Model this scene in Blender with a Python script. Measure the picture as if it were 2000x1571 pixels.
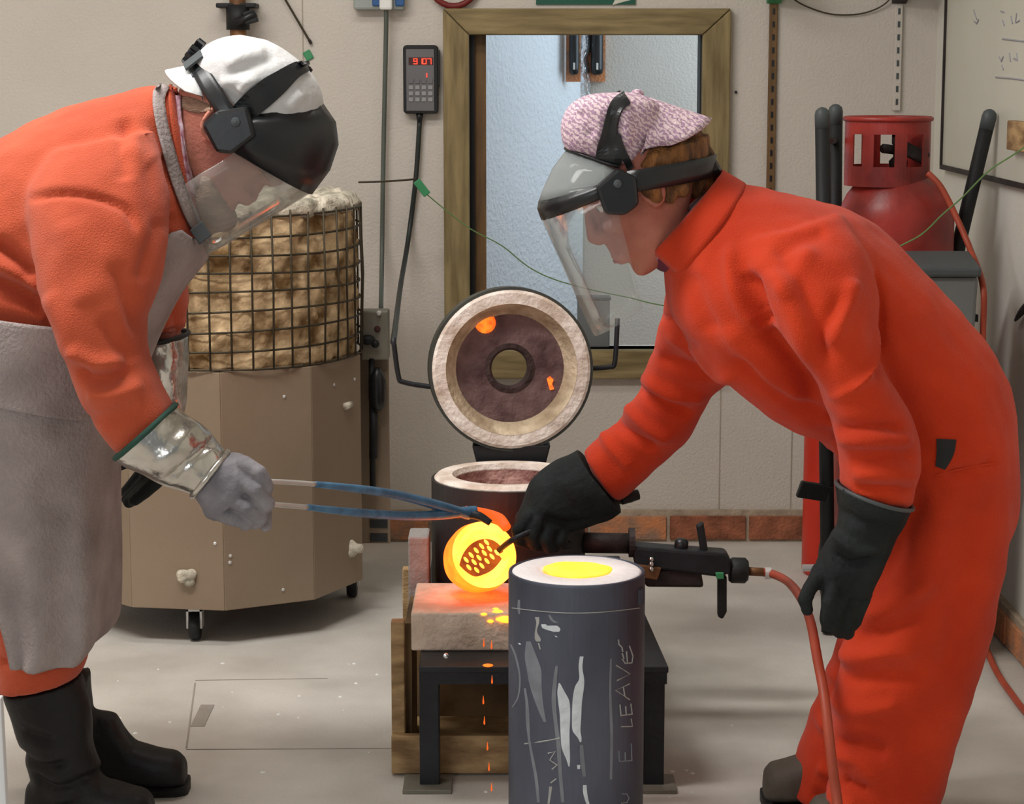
import bpy, bmesh, math, random
import numpy as np
from mathutils import Vector, Matrix, noise
from mathutils.bvhtree import BVHTree

random.seed(7); np.random.seed(7)
for o in list(bpy.data.objects): bpy.data.objects.remove(o)
scene = bpy.context.scene
COL = scene.collection

# ------------------------------------------------------------------ camera
FPX = 4200.0; CAMZ = 1.30; PITCH = math.atan(660/FPX)
FWD = Vector((0, math.cos(PITCH), -math.sin(PITCH)))
UPV = Vector((0, math.sin(PITCH), math.cos(PITCH)))
RGT = Vector((1, 0, 0)); CAM = Vector((0, 0, CAMZ))
cd = bpy.data.cameras.new('camera'); cam = bpy.data.objects.new('camera', cd); COL.objects.link(cam)
cd.sensor_width = 36; cd.lens = 36*FPX/2000; cd.clip_start = .05
cam.location = CAM; cam.rotation_euler = (math.pi/2-PITCH, 0, 0)
scene.camera = cam

# ------------------------------------------------------------------ light and exposure
w = bpy.data.worlds.new('world'); scene.world = w; w.use_nodes = True
w.node_tree.nodes['Background'].inputs[0].default_value = (.86, .93, 1, 1)
w.node_tree.nodes['Background'].inputs[1].default_value = .27
def area(name, loc, size, sizey, power, col, target):
    l = bpy.data.lights.new(name, 'AREA'); l.shape = 'RECTANGLE'; l.size = size; l.size_y = sizey
    l.energy = power; l.color = col
    o = bpy.data.objects.new(name, l); COL.objects.link(o); o.location = loc
    d = Vector(target)-Vector(loc); o.rotation_euler = d.to_track_quat('-Z', 'Y').to_euler()
    return o
# the workshop's ceiling lamps, the daylight opening behind the camera, the window of the next room
area('ceiling_lamp_offscreen', (-1.2, 3.3, 2.58), 1.5, .35, 50, (1, .98, .95), (-1.2, 3.3, 0))
area('ceiling_lamp_offscreen', (-.45, 4.3, 2.58), 1.2, .3, 13, (1, .98, .95), (-.45, 4.3, 0))
area('window_front_offscreen', (-1.7, -.58, 1.6), 1.4, 1.2, 26, (.95, .98, 1), (-.1, 4.4, .8))
area('window_next_room_offscreen', (1.11, 6.2, 1.6), .5, 1.0, 9, (.66, .84, 1), (-.1, 6.2, 1.6))
vs = scene.view_settings
vs.view_transform = 'Standard'; vs.look = 'None'; vs.exposure = 0.0; vs.gamma = 1; vs.use_curve_mapping = False

# ------------------------------------------------------------------ pixel helpers (pixel = direction; depth from what a thing touches)
def ray(px, py):
    return FWD + RGT*((px-1000)/FPX) - UPV*((py-785.5)/FPX)
def P(px, py, d):
    r = ray(px, py); return CAM + r*(d/r.y)
def Q(px, py, z):
    r = ray(px, py); return CAM + r*((z-CAMZ)/r.z)
def RX(px, py, x):
    r = ray(px, py); return CAM + r*(x/r.x)

# ------------------------------------------------------------------ materials
def S(r, g, b):
    f = lambda c: (c/255/12.92) if c/255 <= .04045 else ((c/255+.055)/1.055)**2.4
    return (f(r), f(g), f(b))
def mat(name, col, rough=.6, metal=0., var=.12, vs=6., bump=.15, bs=80., stretch=(1, 1, 1), col2=None, spec=.4, detail=4, ramp=(.35, .65)):
    m = bpy.data.materials.new(name); m.use_nodes = True; nt = m.node_tree; n = nt.nodes; L = nt.links
    b = n['Principled BSDF']; b.inputs['Roughness'].default_value = rough; b.inputs['Metallic'].default_value = metal
    b.inputs['Specular IOR Level'].default_value = spec
    tc = n.new('ShaderNodeTexCoord'); mp = n.new('ShaderNodeMapping'); mp.inputs['Scale'].default_value = stretch
    L.new(tc.outputs['Object'], mp.inputs[0])
    nz = n.new('ShaderNodeTexNoise'); nz.inputs['Scale'].default_value = vs; nz.inputs['Detail'].default_value = detail
    L.new(mp.outputs[0], nz.inputs['Vector'])
    rp = n.new('ShaderNodeValToRGB'); rp.color_ramp.elements[0].position = ramp[0]; rp.color_ramp.elements[1].position = ramp[1]
    c1 = tuple(min(1, c*(1+var)) for c in col); c0 = tuple(c*(1-var) for c in col) if col2 is None else col2
    rp.color_ramp.elements[0].color = (*c0, 1); rp.color_ramp.elements[1].color = (*c1, 1)
    L.new(nz.outputs[0], rp.inputs[0]); L.new(rp.outputs[0], b.inputs['Base Color'])
    if bump:
        n2 = n.new('ShaderNodeTexNoise'); n2.inputs['Scale'].default_value = bs; n2.inputs['Detail'].default_value = 3
        L.new(mp.outputs[0], n2.inputs['Vector'])
        bp = n.new('ShaderNodeBump'); bp.inputs['Strength'].default_value = bump; bp.inputs['Distance'].default_value = .01
        L.new(n2.outputs[0], bp.inputs['Height']); L.new(bp.outputs[0], b.inputs['Normal'])
    return m
def emat(name, col, strength, col2=None, s2=None, scale=25):
    m = bpy.data.materials.new(name); m.use_nodes = True; nt = m.node_tree; n = nt.nodes; L = nt.links
    b = n['Principled BSDF']; b.inputs['Base Color'].default_value = (.05, .03, .02, 1); b.inputs['Roughness'].default_value = .7
    if col2 is None:
        b.inputs['Emission Color'].default_value = (*col, 1)
    else:
        tc = n.new('ShaderNodeTexCoord'); nz = n.new('ShaderNodeTexNoise'); nz.inputs['Scale'].default_value = scale
        L.new(tc.outputs['Object'], nz.inputs['Vector'])
        rp = n.new('ShaderNodeValToRGB'); rp.color_ramp.elements[0].position = .38; rp.color_ramp.elements[1].position = .62
        rp.color_ramp.elements[0].color = (*col2, 1); rp.color_ramp.elements[1].color = (*col, 1)
        L.new(nz.outputs[0], rp.inputs[0]); L.new(rp.outputs[0], b.inputs['Emission Color'])
    b.inputs['Emission Strength'].default_value = strength
    return m
def clear(name, haze, hcol, gloss=.07):
    m = bpy.data.materials.new(name); m.use_nodes = True; nt = m.node_tree; n = nt.nodes; L = nt.links
    out = n['Material Output']; n.remove(n['Principled BSDF'])
    t = n.new('ShaderNodeBsdfTransparent'); t.inputs[0].default_value = (.96, .97, .96, 1)
    g = n.new('ShaderNodeBsdfGlossy'); g.inputs['Roughness'].default_value = .06
    d = n.new('ShaderNodeBsdfDiffuse'); d.inputs[0].default_value = (*hcol, 1)
    fr = n.new('ShaderNodeFresnel'); fr.inputs[0].default_value = 1.28
    m1 = n.new('ShaderNodeMixShader'); m1.inputs[0].default_value = haze
    L.new(t.outputs[0], m1.inputs[1]); L.new(d.outputs[0], m1.inputs[2])
    m2 = n.new('ShaderNodeMixShader'); mu = n.new('ShaderNodeMath'); mu.operation = 'MULTIPLY'; mu.inputs[1].default_value = .45; L.new(fr.outputs[0], mu.inputs[0]); L.new(mu.outputs[0], m2.inputs[0])
    L.new(m1.outputs[0], m2.inputs[1]); L.new(g.outputs[0], m2.inputs[2]); L.new(m2.outputs[0], out.inputs[0])
    return m

M = {}
M['wall'] = mat('wall_paint', S(205, 197, 187), .75, var=.03, vs=3, bump=.25, bs=140)
M['wall_r'] = mat('wall_paint_white', S(222, 220, 210), .7, var=.03, vs=3, bump=.12, bs=90)
M['white_wall'] = mat('textured_plaster', S(226, 228, 232), .8, var=.02, vs=4, bump=.6, bs=70)
M['seam'] = mat('joint_filler', S(170, 160, 145), .8, var=.1)
M['ceil'] = mat('ceiling_paint', S(225, 222, 214), .8, var=.03)
M['floor'] = mat('floor_vinyl', S(208, 203, 195), .6, var=.05, vs=3.2, bump=.1, bs=120, col2=S(186, 180, 171), detail=8)
M['floor_line'] = mat('floor_joint', S(160, 152, 142), .7, var=.15)
M['brickred'] = mat('brick_face', S(150, 92, 66), .85, var=.35, vs=18, bump=.5, bs=120)
M['brickor'] = mat('brick_face_orange', S(186, 120, 78), .85, var=.3, vs=16, bump=.5, bs=120, col2=S(150, 120, 100))
M['mortar'] = mat('mortar', S(172, 155, 135), .9, var=.15, vs=25, bump=.4)
M['greenwood'] = mat('treated_timber', S(138, 121, 84), .65, var=.22, vs=5, bump=.15, bs=60, stretch=(9, 9, 1.0), col2=S(112, 96, 62))
M['greenwoodh'] = mat('treated_timber_h', S(138, 121, 84), .65, var=.22, vs=5, bump=.15, bs=60, stretch=(1.0, 9, 9), col2=S(112, 96, 62))
M['darkwood'] = mat('stained_wood', S(110, 82, 50), .6, var=.25, vs=6, stretch=(9, 9, 1))
M['crate'] = mat('crate_wood', S(176, 146, 104), .7, var=.25, vs=6, bump=.25, bs=50, stretch=(2, 2, 6), col2=S(130, 100, 66))
M['ply'] = mat('plywood', S(120, 94, 62), .75, var=.35, vs=7, bump=.2, col2=S(74, 58, 40))
M['rubberblack'] = mat('black_rubber', S(26, 27, 28), .6, var=.2, bump=.08)
M['blackplastic'] = mat('black_plastic', S(24, 26, 29), .35, var=.15, bump=.02, spec=.5)
M['greyplastic'] = mat('grey_plastic', S(112, 116, 116), .5, var=.06, bump=.03)
M['greydark'] = mat('dark_grey_plastic', S(72, 78, 80), .5, var=.08, bump=.03)
M['blacksteel'] = mat('black_steel', S(38, 39, 43), .45, metal=.3, var=.25, vs=14, bump=.12)
M['darkmetal'] = mat('dark_iron', S(52, 44, 44), .6, metal=.3, var=.3, vs=20, bump=.2)
M['maroon'] = mat('maroon_steel', S(70, 38, 38), .6, metal=.1, var=.3, vs=12, bump=.15)
M['steel'] = mat('bare_steel', S(214, 214, 212), .35, metal=.45, var=.1, bump=.05)
M['chrome'] = mat('chrome', S(215, 215, 215), .15, metal=1., var=.03, bump=0)
M['blue'] = mat('blue_paint', S(74, 124, 162), .35, var=.25, vs=30, bump=.1)
M['kilntan'] = mat('kiln_panel_tan', S(146, 128, 108), .5, var=.06, vs=4, bump=.05, metal=.15)
M['plate'] = mat('kiln_back_plate', S(138, 120, 100), .5, var=.1, vs=5, bump=.05)
M['jbox'] = mat('grey_steel_box', S(128, 124, 112), .5, var=.12, vs=9, bump=.05, metal=.2)
M['wool'] = mat('mineral_wool', S(220, 192, 152), .95, var=.06, vs=16, bump=.5, bs=60, col2=S(128, 100, 66), detail=8, spec=.05, ramp=(.36, .6))
M['woolwhite'] = mat('ceramic_fibre', S(214, 204, 186), .95, var=.12, vs=25, bump=.9, bs=60, col2=S(150, 146, 130))
M['wire'] = mat('wire', S(70, 62, 48), .5, metal=.4, var=.2, bump=.05)
M['refr'] = mat('refractory_white', S(240, 228, 218), .9, var=.04, vs=18, bump=.5, bs=70, col2=S(204, 184, 168))
M['refr_in'] = mat('refractory_inner', S(196, 178, 152), .9, var=.15, vs=20, bump=.6, bs=70, col2=S(158, 138, 112))
M['lidback'] = mat('lid_heart', S(112, 88, 86), .85, var=.2, vs=14, bump=.6, bs=60, col2=S(76, 52, 54))
M['lidring'] = mat('scorched_ring', S(62, 46, 44), .9, var=.3, vs=30, bump=.6)
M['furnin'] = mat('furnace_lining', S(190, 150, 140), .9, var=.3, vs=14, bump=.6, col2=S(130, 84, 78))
M['furnshell'] = mat('furnace_shell', S(46, 44, 45), .55, metal=.2, var=.25, vs=9, bump=.1)
M['lidshell'] = mat('lid_shell', S(70, 72, 66), .5, metal=.3, var=.2, vs=9, bump=.1)
M['firebrick'] = mat('fire_brick', S(232, 210, 190), .9, var=.06, vs=14, bump=.5, bs=90, col2=S(196, 174, 152), detail=7)
M['greybrick'] = mat('grey_brick', S(150, 146, 142), .9, var=.1, vs=16, bump=.4)
M['flask'] = mat('flask_steel', S(84, 88, 102), .5, metal=.25, var=.15, vs=5, bump=.12, bs=50, col2=S(58, 62, 74), stretch=(1, 1, .5), detail=7)
M['invest'] = mat('investment_plaster', S(236, 232, 232), .8, var=.03, vs=25, bump=.2)
M['chalk'] = mat('white_slip', S(206, 214, 220), .8, var=.1, vs=30, bump=.2)
M['chalkfaint'] = mat('faint_slip', S(122, 126, 134), .7, var=.12, vs=30, bump=.1)
M['chalkmark'] = mat('chalk_mark', S(160, 160, 158), .8, var=.1, vs=40)
M['hot_out'] = emat('glowing_crucible_wall', (1, .135, .005), 4.0, (1, .085, .003), scale=22)
M['hot_in'] = emat('glowing_crucible_inside', (1, .34, .05), 4.0, (1, .25, .025), scale=14)
M['hot_metal'] = emat('molten_metal', (1, .34, .03), 3.2, (1, .28, .006), scale=9)
M['hot_skim'] = emat('hot_skimmer', (.55, .09, .005), .9, (.32, .04, .004), scale=40)
M['hot_orange'] = emat('hot_steel', (1, .13, .01), 1.0)
M['glow_red'] = emat('glow_spot', (1, .20, .012), 1.6, (1, .08, .005), scale=60)
M['led'] = emat('red_led', (1, .05, .025), 2.2)
M['redpaint'] = mat('red_gas_paint', S(158, 46, 38), .4, var=.18, vs=8, bump=.06, col2=S(112, 30, 28), spec=.5)
M['redext'] = mat('red_extinguisher', S(200, 46, 26), .4, var=.1, bump=.02)
M['hose'] = mat('orange_hose', S(164, 70, 48), .5, var=.12, vs=12, bump=.05)
M['redhose'] = mat('red_hose', S(120, 34, 30), .5, var=.15, bump=.05)
M['cable'] = mat('grey_cable', S(86, 92, 84), .5, var=.1, bump=.02)
M['cableblack'] = mat('black_cable', S(36, 42, 40), .5, var=.1, bump=.02)
M['green'] = mat('green_plastic', S(60, 140, 92), .5, var=.08, bump=.02)
M['greenline'] = mat('green_wire', S(96, 128, 74), .5, var=.1, bump=0)
M['signgreen'] = mat('green_sign', S(28, 84, 66), .4, var=.1, vs=12, bump=0)
M['copper'] = mat('old_copper_pipe', S(120, 84, 54), .5, metal=.4, var=.25, vs=14, bump=.1)
M['socket'] = mat('grey_socket', S(150, 156, 152), .4, var=.05, bump=0)
M['bluep'] = mat('blue_cover', S(40, 86, 140), .4, var=.05, bump=0)
M['whitep'] = mat('white_plastic', S(228, 228, 224), .4, var=.03, bump=0)
M['panel'] = mat('controller_face', S(104, 102, 104), .5, var=.05, bump=0)
M['btn'] = mat('controller_button', S(146, 146, 146), .5, var=.05, bump=0)
M['orange1'] = mat('orange_sweatshirt', S(190, 84, 54), .85, var=.06, vs=7, bump=.35, bs=420, spec=.2, col2=S(178, 74, 46))
M['orange2'] = mat('orange_coverall', S(204, 62, 28), .85, var=.05, vs=6, bump=.3, bs=420, spec=.15, col2=S(186, 52, 24))
M['apron'] = mat('suede_apron', S(162, 152, 150), .95, var=.08, vs=9, bump=.4, bs=160, spec=.1, col2=S(140, 130, 128), detail=7)
M['aprondark'] = mat('apron_waistband', S(98, 92, 88), .95, var=.12, vs=9, bump=.4, bs=160, spec=.1, col2=S(78, 74, 70))
M['alu'] = mat('aluminised_cloth', S(205, 202, 196), .24, metal=.92, var=.06, vs=9, bump=.5, bs=26, col2=S(172, 168, 160))
M['greybind'] = mat('green_binding', S(40, 74, 64), .8, var=.1)
M['gloveleather'] = mat('grey_leather', S(142, 138, 142), .75, var=.12, vs=14, bump=.4, bs=60, col2=S(112, 110, 116), spec=.25)
M['glovedark'] = mat('dark_green_leather', S(38, 43, 43), .75, var=.2, vs=12, bump=.35, bs=70, col2=S(28, 32, 32), spec=.2)
M['boot'] = mat('black_boot_leather', S(21, 20, 22), .55, var=.2, vs=10, bump=.3, bs=40, spec=.3)
M['shoe'] = mat('grey_shoe', S(88, 80, 70), .7, var=.15)
M['skin1'] = mat('skin_ruddy', S(192, 126, 106), .55, var=.08, vs=14, bump=.2, bs=160, col2=S(176, 104, 90))
M['skin2'] = mat('skin', S(178, 112, 94), .55, var=.08, vs=14, bump=.15, bs=160, col2=S(160, 90, 76))
M['beard'] = mat('grey_beard', S(162, 132, 112), .85, var=.14, vs=30, bump=.7, bs=150, stretch=(1, 1, 4))
M['hair'] = mat('auburn_hair', S(138, 90, 46), .6, var=.3, vs=16, bump=.7, bs=110, stretch=(4, 4, 1), col2=S(78, 50, 28))
M['capwhite'] = mat('white_cotton', S(206, 206, 206), .85, var=.03, vs=8, bump=.25, bs=60)
M['eye'] = mat('eye_white', S(230, 225, 220), .3, var=.02, bump=0)
M['iris'] = mat('iris', S(60, 70, 80), .3, var=.1, bump=0)
M['lips'] = mat('lips', S(170, 84, 78), .5, var=.08)
M['shirt'] = mat('checked_shirt', S(196, 180, 190), .85, var=.2, vs=70, bump=.1, col2=S(150, 80, 100))
M['purple'] = mat('purple_shirt', S(96, 40, 60), .85, var=.1)
M['shield1'] = clear('hazy_visor', .20, (.62, .60, .56))
M['shield2'] = clear('clear_visor', .07, (.75, .78, .8))
M['smoke'] = clear('smoked_guard', .62, (.34, .37, .37))
M['wboard'] = mat('whiteboard', S(208, 206, 192), .35, var=.03, vs=3, bump=0)
M['pen'] = mat('marker_ink', S(158, 158, 164), .6, var=.1, bump=0)
M['foil'] = mat('silver_foil', S(220, 220, 222), .25, metal=.9, var=.2, vs=40, bump=.8, bs=60)
M['whitestrip'] = mat('white_board', S(226, 230, 234), .5, var=.02, bump=0)
for k_, w_ in (('orange1', .15), ('orange2', .12)):
    b_ = M[k_].node_tree.nodes['Principled BSDF']; b_.inputs['Sheen Weight'].default_value = w_; b_.inputs['Sheen Roughness'].default_value = .5
def pinkcap():
    m = mat('pink_knit', S(214, 170, 182), .9, bump=.4, bs=120)
    nt = m.node_tree; n = nt.nodes; L = nt.links
    tc = n.new('ShaderNodeTexCoord'); wv = n.new('ShaderNodeTexWave'); wv.inputs['Scale'].default_value = 42; wv.inputs['Distortion'].default_value = 7
    wv.inputs['Detail'].default_value = 2; wv.inputs['Detail Scale'].default_value = 3
    mp = n.new('ShaderNodeMapping'); mp.inputs['Rotation'].default_value = (0, .9, 0)
    L.new(tc.outputs['Object'], mp.inputs[0]); L.new(mp.outputs[0], wv.inputs['Vector'])
    rp = n.new('ShaderNodeValToRGB'); rp.color_ramp.elements[0].color = (*S(172, 140, 164), 1); rp.color_ramp.elements[1].color = (*S(224, 200, 204), 1)
    rp.color_ramp.elements[0].position = .25; rp.color_ramp.elements[1].position = .75
    L.new(wv.outputs[0], rp.inputs[0]); L.new(rp.outputs[0], n['Principled BSDF'].inputs['Base Color'])
    return m
M['pink'] = pinkcap()

# ------------------------------------------------------------------ mesh helpers. geometry = (verts, faces) in world space
class G:
    def __init__(s): s.v = []; s.f = []
    def add(s, vs, fs):
        k = len(s.v); s.v += [Vector(a) for a in vs]; s.f += [tuple(i+k for i in f) for f in fs]; return s
    def join(s, g): return s.add(g.v, g.f)
def obj(name, g, m, root=None, smooth=False, bevel=0, loc=None):
    if isinstance(g, G):
        me = bpy.data.meshes.new(name); me.from_pydata([tuple(v) for v in g.v], [], g.f); me.update()
    else:
        me = g; me.name = name
    if m is not None:
        me.materials.clear(); me.materials.append(M[m])
    bm = bmesh.new(); bm.from_mesh(me); bmesh.ops.recalc_face_normals(bm, faces=bm.faces); bm.to_mesh(me); bm.free()
    if smooth: me.polygons.foreach_set('use_smooth', [True]*len(me.polygons))
    o = bpy.data.objects.new(name, me); COL.objects.link(o)
    if bevel:
        b = o.modifiers.new('bevel', 'BEVEL'); b.width = bevel; b.segments = 2; b.limit_method = 'ANGLE'
    if root is not None: par(o, root)
    return o
WM = {}
def par(o, root):
    o.parent = root
    # world offset of the whole chain (empties only translate)
    off = Vector((0, 0, 0)); r = root
    while r is not None:
        off += r.location; r = r.parent
    # children meshes of a mesh part keep world coordinates: only the empty shifts
    if root.type == 'EMPTY': o.matrix_parent_inverse = Matrix.Translation(-off)
def thing(name, label, cat, loc=(0, 0, 0), group=None):
    o = bpy.data.objects.new(name, None); COL.objects.link(o); o.location = loc; o.empty_display_size = .05
    return tag(o, label, cat, group)
def tag(o, label=None, cat=None, group=None, kind=None):
    if label: o['label'] = label
    if cat: o['category'] = cat
    if group: o['group'] = group
    if kind: o['kind'] = kind
    return o
def struct(o): o['kind'] = 'structure'; return o

def box(x0, x1, y0, y1, z0, z1):
    v = [(x, y, z) for z in (z0, z1) for y in (y0, y1) for x in (x0, x1)]
    return G().add(v, [(0, 2, 3, 1), (4, 5, 7, 6), (0, 1, 5, 4), (2, 6, 7, 3), (0, 4, 6, 2), (1, 3, 7, 5)])
def obox(c, ax, ay, az):
    c = Vector(c); ax = Vector(ax); ay = Vector(ay); az = Vector(az)
    v = [c+ax*i+ay*j+az*k for k in (-1, 1) for j in (-1, 1) for i in (-1, 1)]
    return G().add(v, [(0, 2, 3, 1), (4, 5, 7, 6), (0, 1, 5, 4), (2, 6, 7, 3), (0, 4, 6, 2), (1, 3, 7, 5)])
def prism(poly, ext):          # poly: 3d outline, ext: vector
    n = len(poly); v = [Vector(p) for p in poly]+[Vector(p)+Vector(ext) for p in poly]
    return G().add(v, [tuple(range(n))[::-1], tuple(range(n, 2*n))]+[(i, (i+1) % n, n+(i+1) % n, n+i) for i in range(n)])
def rings_mesh(rings, cap=True, closed=False):
    g = G(); n = len(rings[0]); vs = [p for r in rings for p in r]; fs = []
    R = len(rings)
    for i in range(R if closed else R-1):
        a = i*n; b = ((i+1) % R)*n
        for j in range(n): fs.append((a+j, a+(j+1) % n, b+(j+1) % n, b+j))
    if cap and not closed:
        fs.append(tuple(range(n))[::-1]); fs.append(tuple((R-1)*n+j for j in range(n)))
    return g.add(vs, fs)
def frame(d):
    d = d.normalized(); a = Vector((0, 0, 1)) if abs(d.z) < .9 else Vector((1, 0, 0))
    u = d.cross(a).normalized(); return u, d.cross(u).normalized()
def smoothline(pts, k=6):
    pts = [Vector(p) for p in pts]; out = []
    for i in range(len(pts)-1):
        p0 = pts[max(i-1, 0)]; p1 = pts[i]; p2 = pts[i+1]; p3 = pts[min(i+2, len(pts)-1)]
        for t in [j/k for j in range(k)]:
            out.append(.5*((2*p1)+(p2-p0)*t+(2*p0-5*p1+4*p2-p3)*t*t+(3*p1-p0-3*p2+p3)*t**3))
    out.append(pts[-1]); return out
def tube(pts, r, n=10, k=0, closed=False):
    pts = smoothline(pts, k) if k else [Vector(p) for p in pts]
    rs = r if isinstance(r, (list, tuple)) else [r]*len(pts)
    if len(rs) != len(pts):
        rs = list(np.interp(np.linspace(0, 1, len(pts)), np.linspace(0, 1, len(rs)), rs))
    rings = []; u = None
    for i, p in enumerate(pts):
        d = (pts[(i+1) % len(pts)]-pts[i-1]) if closed else pts[min(i+1, len(pts)-1)]-pts[max(i-1, 0)]
        d.normalize()
        if u is None: u, v = frame(d)
        else:
            u = (u-d*u.dot(d)).normalized(); v = d.cross(u)
        v = d.cross(u)
        rings.append([p+(u*math.cos(2*math.pi*j/n)+v*math.sin(2*math.pi*j/n))*rs[i] for j in range(n)])
    return rings_mesh(rings, closed=closed)
def lathe(prof, org, axis=(0, 0, 1), n=40, cap=True, side=None):     # prof: (r, h)
    a = Vector(axis).normalized(); u, v = frame(a); org = Vector(org)
    return rings_mesh([[org+a*h+(u*math.cos(2*math.pi*j/n)+v*math.sin(2*math.pi*j/n))*max(r, 1e-4) for j in range(n)] for r, h in prof], cap)
def lathe_closed(prof, org, axis=(0, 0, 1), n=40):
    a = Vector(axis).normalized(); u, v = frame(a); org = Vector(org)
    return rings_mesh([[org+a*h+(u*math.cos(2*math.pi*j/n)+v*math.sin(2*math.pi*j/n))*max(r, 1e-4) for j in range(n)] for r, h in prof], closed=True)
def sphere(c, r, n=12, sc=(1, 1, 1)):
    c = Vector(c); rings = []
    for i in range(1, n):
        t = math.pi*i/n
        rings.append([c+Vector((math.sin(t)*math.cos(2*math.pi*j/(2*n))*sc[0], math.sin(t)*math.sin(2*math.pi*j/(2*n))*sc[1], math.cos(t)*sc[2]))*r for j in range(2*n)])
    return rings_mesh(rings)
def chain(pts):                # list of (Vector, r): tapered limbs for later fusing
    g = G()
    for (p, r) in pts: g.join(sphere(p, r, 8))
    for (p, r), (q, s) in zip(pts, pts[1:]): g.join(tube([p, q], [r, s], 12))
    return g
def catmull(a, k):
    a = np.array(a, float); out = []
    for i in range(len(a)-1):
        p0 = a[max(i-1, 0)]; p1 = a[i]; p2 = a[i+1]; p3 = a[min(i+2, len(a)-1)]
        for t in np.arange(k)/k:
            out.append(.5*((2*p1)+(p2-p0)*t+(2*p0-5*p1+4*p2-p3)*t*t+(3*p1-p0-3*p2+p3)*t**3))
    out.append(a[-1]); return np.array(out)
def loft(rows, k=4, n=28, ex=2.3, t0=None, t1=None, grow=1., cap=True):
    # row = front pixel, back pixel, depth of the ring's middle, half width across
    rows = catmull(rows, k) if k > 1 else np.array(rows, float); rings = []
    for x1, y1, x2, y2, d, hw in rows:
        A = P(x1, y1, d); B = P(x2, y2, d); c = (A+B)/2; a = (B-A)/2*grow
        ring = []
        ths = [2*math.pi*j/n for j in range(n)] if t0 is None else [t0+(t1-t0)*j/(n-1) for j in range(n)]
        for th in ths:
            cs, sn = math.cos(th), math.sin(th)
            ring.append(c+a*(math.copysign(abs(cs)**(2/ex), cs))+Vector((0, -hw*grow*math.copysign(abs(sn)**(2/ex), sn), 0)))
        rings.append(ring)
    if t0 is None: return rings_mesh(rings, cap)
    return rings
def sheet(rings, th):          # open grid of points -> solid sheet
    R = len(rings); n = len(rings[0]); V = [[Vector(p) for p in r] for r in rings]; N = []
    for i in range(R):
        row = []
        for j in range(n):
            a = V[min(i+1, R-1)][j]-V[max(i-1, 0)][j]; b = V[i][min(j+1, n-1)]-V[i][max(j-1, 0)]
            c = a.cross(b); row.append(c.normalized() if c.length > 1e-12 else Vector((0, -1, 0)))
        N.append(row)
    vs = [p for r in V for p in r]+[V[i][j]+N[i][j]*th for i in range(R) for j in range(n)]
    fs = []; m = R*n
    for i in range(R-1):
        for j in range(n-1):
            a = i*n+j; fs += [(a, a+1, a+n+1, a+n), (m+a, m+a+n, m+a+n+1, m+a+1)]
    for i in range(R-1): fs += [(i*n, (i+1)*n, m+(i+1)*n, m+i*n), (i*n+n-1, m+i*n+n-1, m+(i+1)*n+n-1, (i+1)*n+n-1)]
    for j in range(n-1): fs += [(j, m+j, m+j+1, j+1), ((R-1)*n+j, (R-1)*n+j+1, m+(R-1)*n+j+1, m+(R-1)*n+j)]
    return G().add(vs, fs)
def fuse(g, voxel=.006, smooth=4, fac=.5):
    me = bpy.data.meshes.new('tmp'); me.from_pydata([tuple(v) for v in g.v], [], g.f); me.update()
    bm = bmesh.new(); bm.from_mesh(me); bmesh.ops.recalc_face_normals(bm, faces=bm.faces); bm.to_mesh(me); bm.free()
    o = bpy.data.objects.new('tmp', me); COL.objects.link(o)
    r = o.modifiers.new('r', 'REMESH'); r.mode = 'VOXEL'; r.voxel_size = voxel
    if smooth:
        s = o.modifiers.new('s', 'SMOOTH'); s.iterations = smooth; s.factor = fac
    dg = bpy.context.evaluated_depsgraph_get(); dg.update()
    out = bpy.data.meshes.new_from_object(o.evaluated_get(dg))
    bpy.data.objects.remove(o); bpy.data.meshes.remove(me)
    return out
def coords(me):
    a = np.empty(len(me.vertices)*3); me.vertices.foreach_get('co', a); return a.reshape(-1, 3)
def normals(me):
    a = np.empty(len(me.vertices)*3); me.vertices.foreach_get('normal', a); return a.reshape(-1, 3)
def setco(me, a):
    me.vertices.foreach_set('co', a.ravel()); me.update()
def lumps(me, amp, scale, stretch=(1, 1, 1), seed=0):
    co = coords(me); nr = normals(me)
    d = np.array([noise.noise(Vector((c[0]*stretch[0]*scale+seed, c[1]*stretch[1]*scale, c[2]*stretch[2]*scale))) for c in co])
    setco(me, co+nr*(d*amp)[:, None])
FOLD = 1.9
def folds(me, lines, depth, near=True):
    # cloth folds pressed along lines: (pixel points, height (negative = crease), width)
    co = coords(me); nr = normals(me); acc = np.zeros(len(co))
    for pts, amp, wd in lines:
        pp = [P(x, y, depth) for x, y in pts]; pp = smoothline(pp, 5)
        q = np.array([(p.x, p.z) for p in pp]); X = co[:, [0, 2]]
        best = np.full(len(co), 1e9); tt = np.zeros(len(co)); n = len(q)-1
        for i in range(n):
            a, b = q[i], q[i+1]; ab = b-a; t = np.clip(((X-a)@ab)/max(ab@ab, 1e-12), 0, 1)
            d = np.linalg.norm(X-(a+t[:, None]*ab), axis=1); m = d < best
            best[m] = d[m]; tt[m] = (i+t[m])/n
        fade = np.clip(np.minimum(tt, 1-tt)*5+.15, 0, 1)
        acc += FOLD*amp*np.exp(-(best/wd)**2)*fade
    mask = np.clip((.35-nr[:, 1])/.5, 0, 1) if near else 1
    setco(me, co+nr*(acc*mask)[:, None])
def bvh_of(*objs):
    vs = []; fs = []
    for o in objs:
        me = o.data if hasattr(o, 'data') else o; k = len(vs)
        vs += [v.co.copy() for v in me.vertices]; fs += [tuple(i+k for i in p.vertices) for p in me.polygons]
    return BVHTree.FromPolygons(vs, fs)
def hit(px, py, bvh, off=0., dflt=None):
    r = ray(px, py).normalized(); loc, nor, i, d = bvh.ray_cast(CAM, r)
    if loc is None:
        return P(px, py, dflt) if dflt else None
    if nor.dot(r) > 0: nor = -nor
    return loc+nor*off
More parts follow.
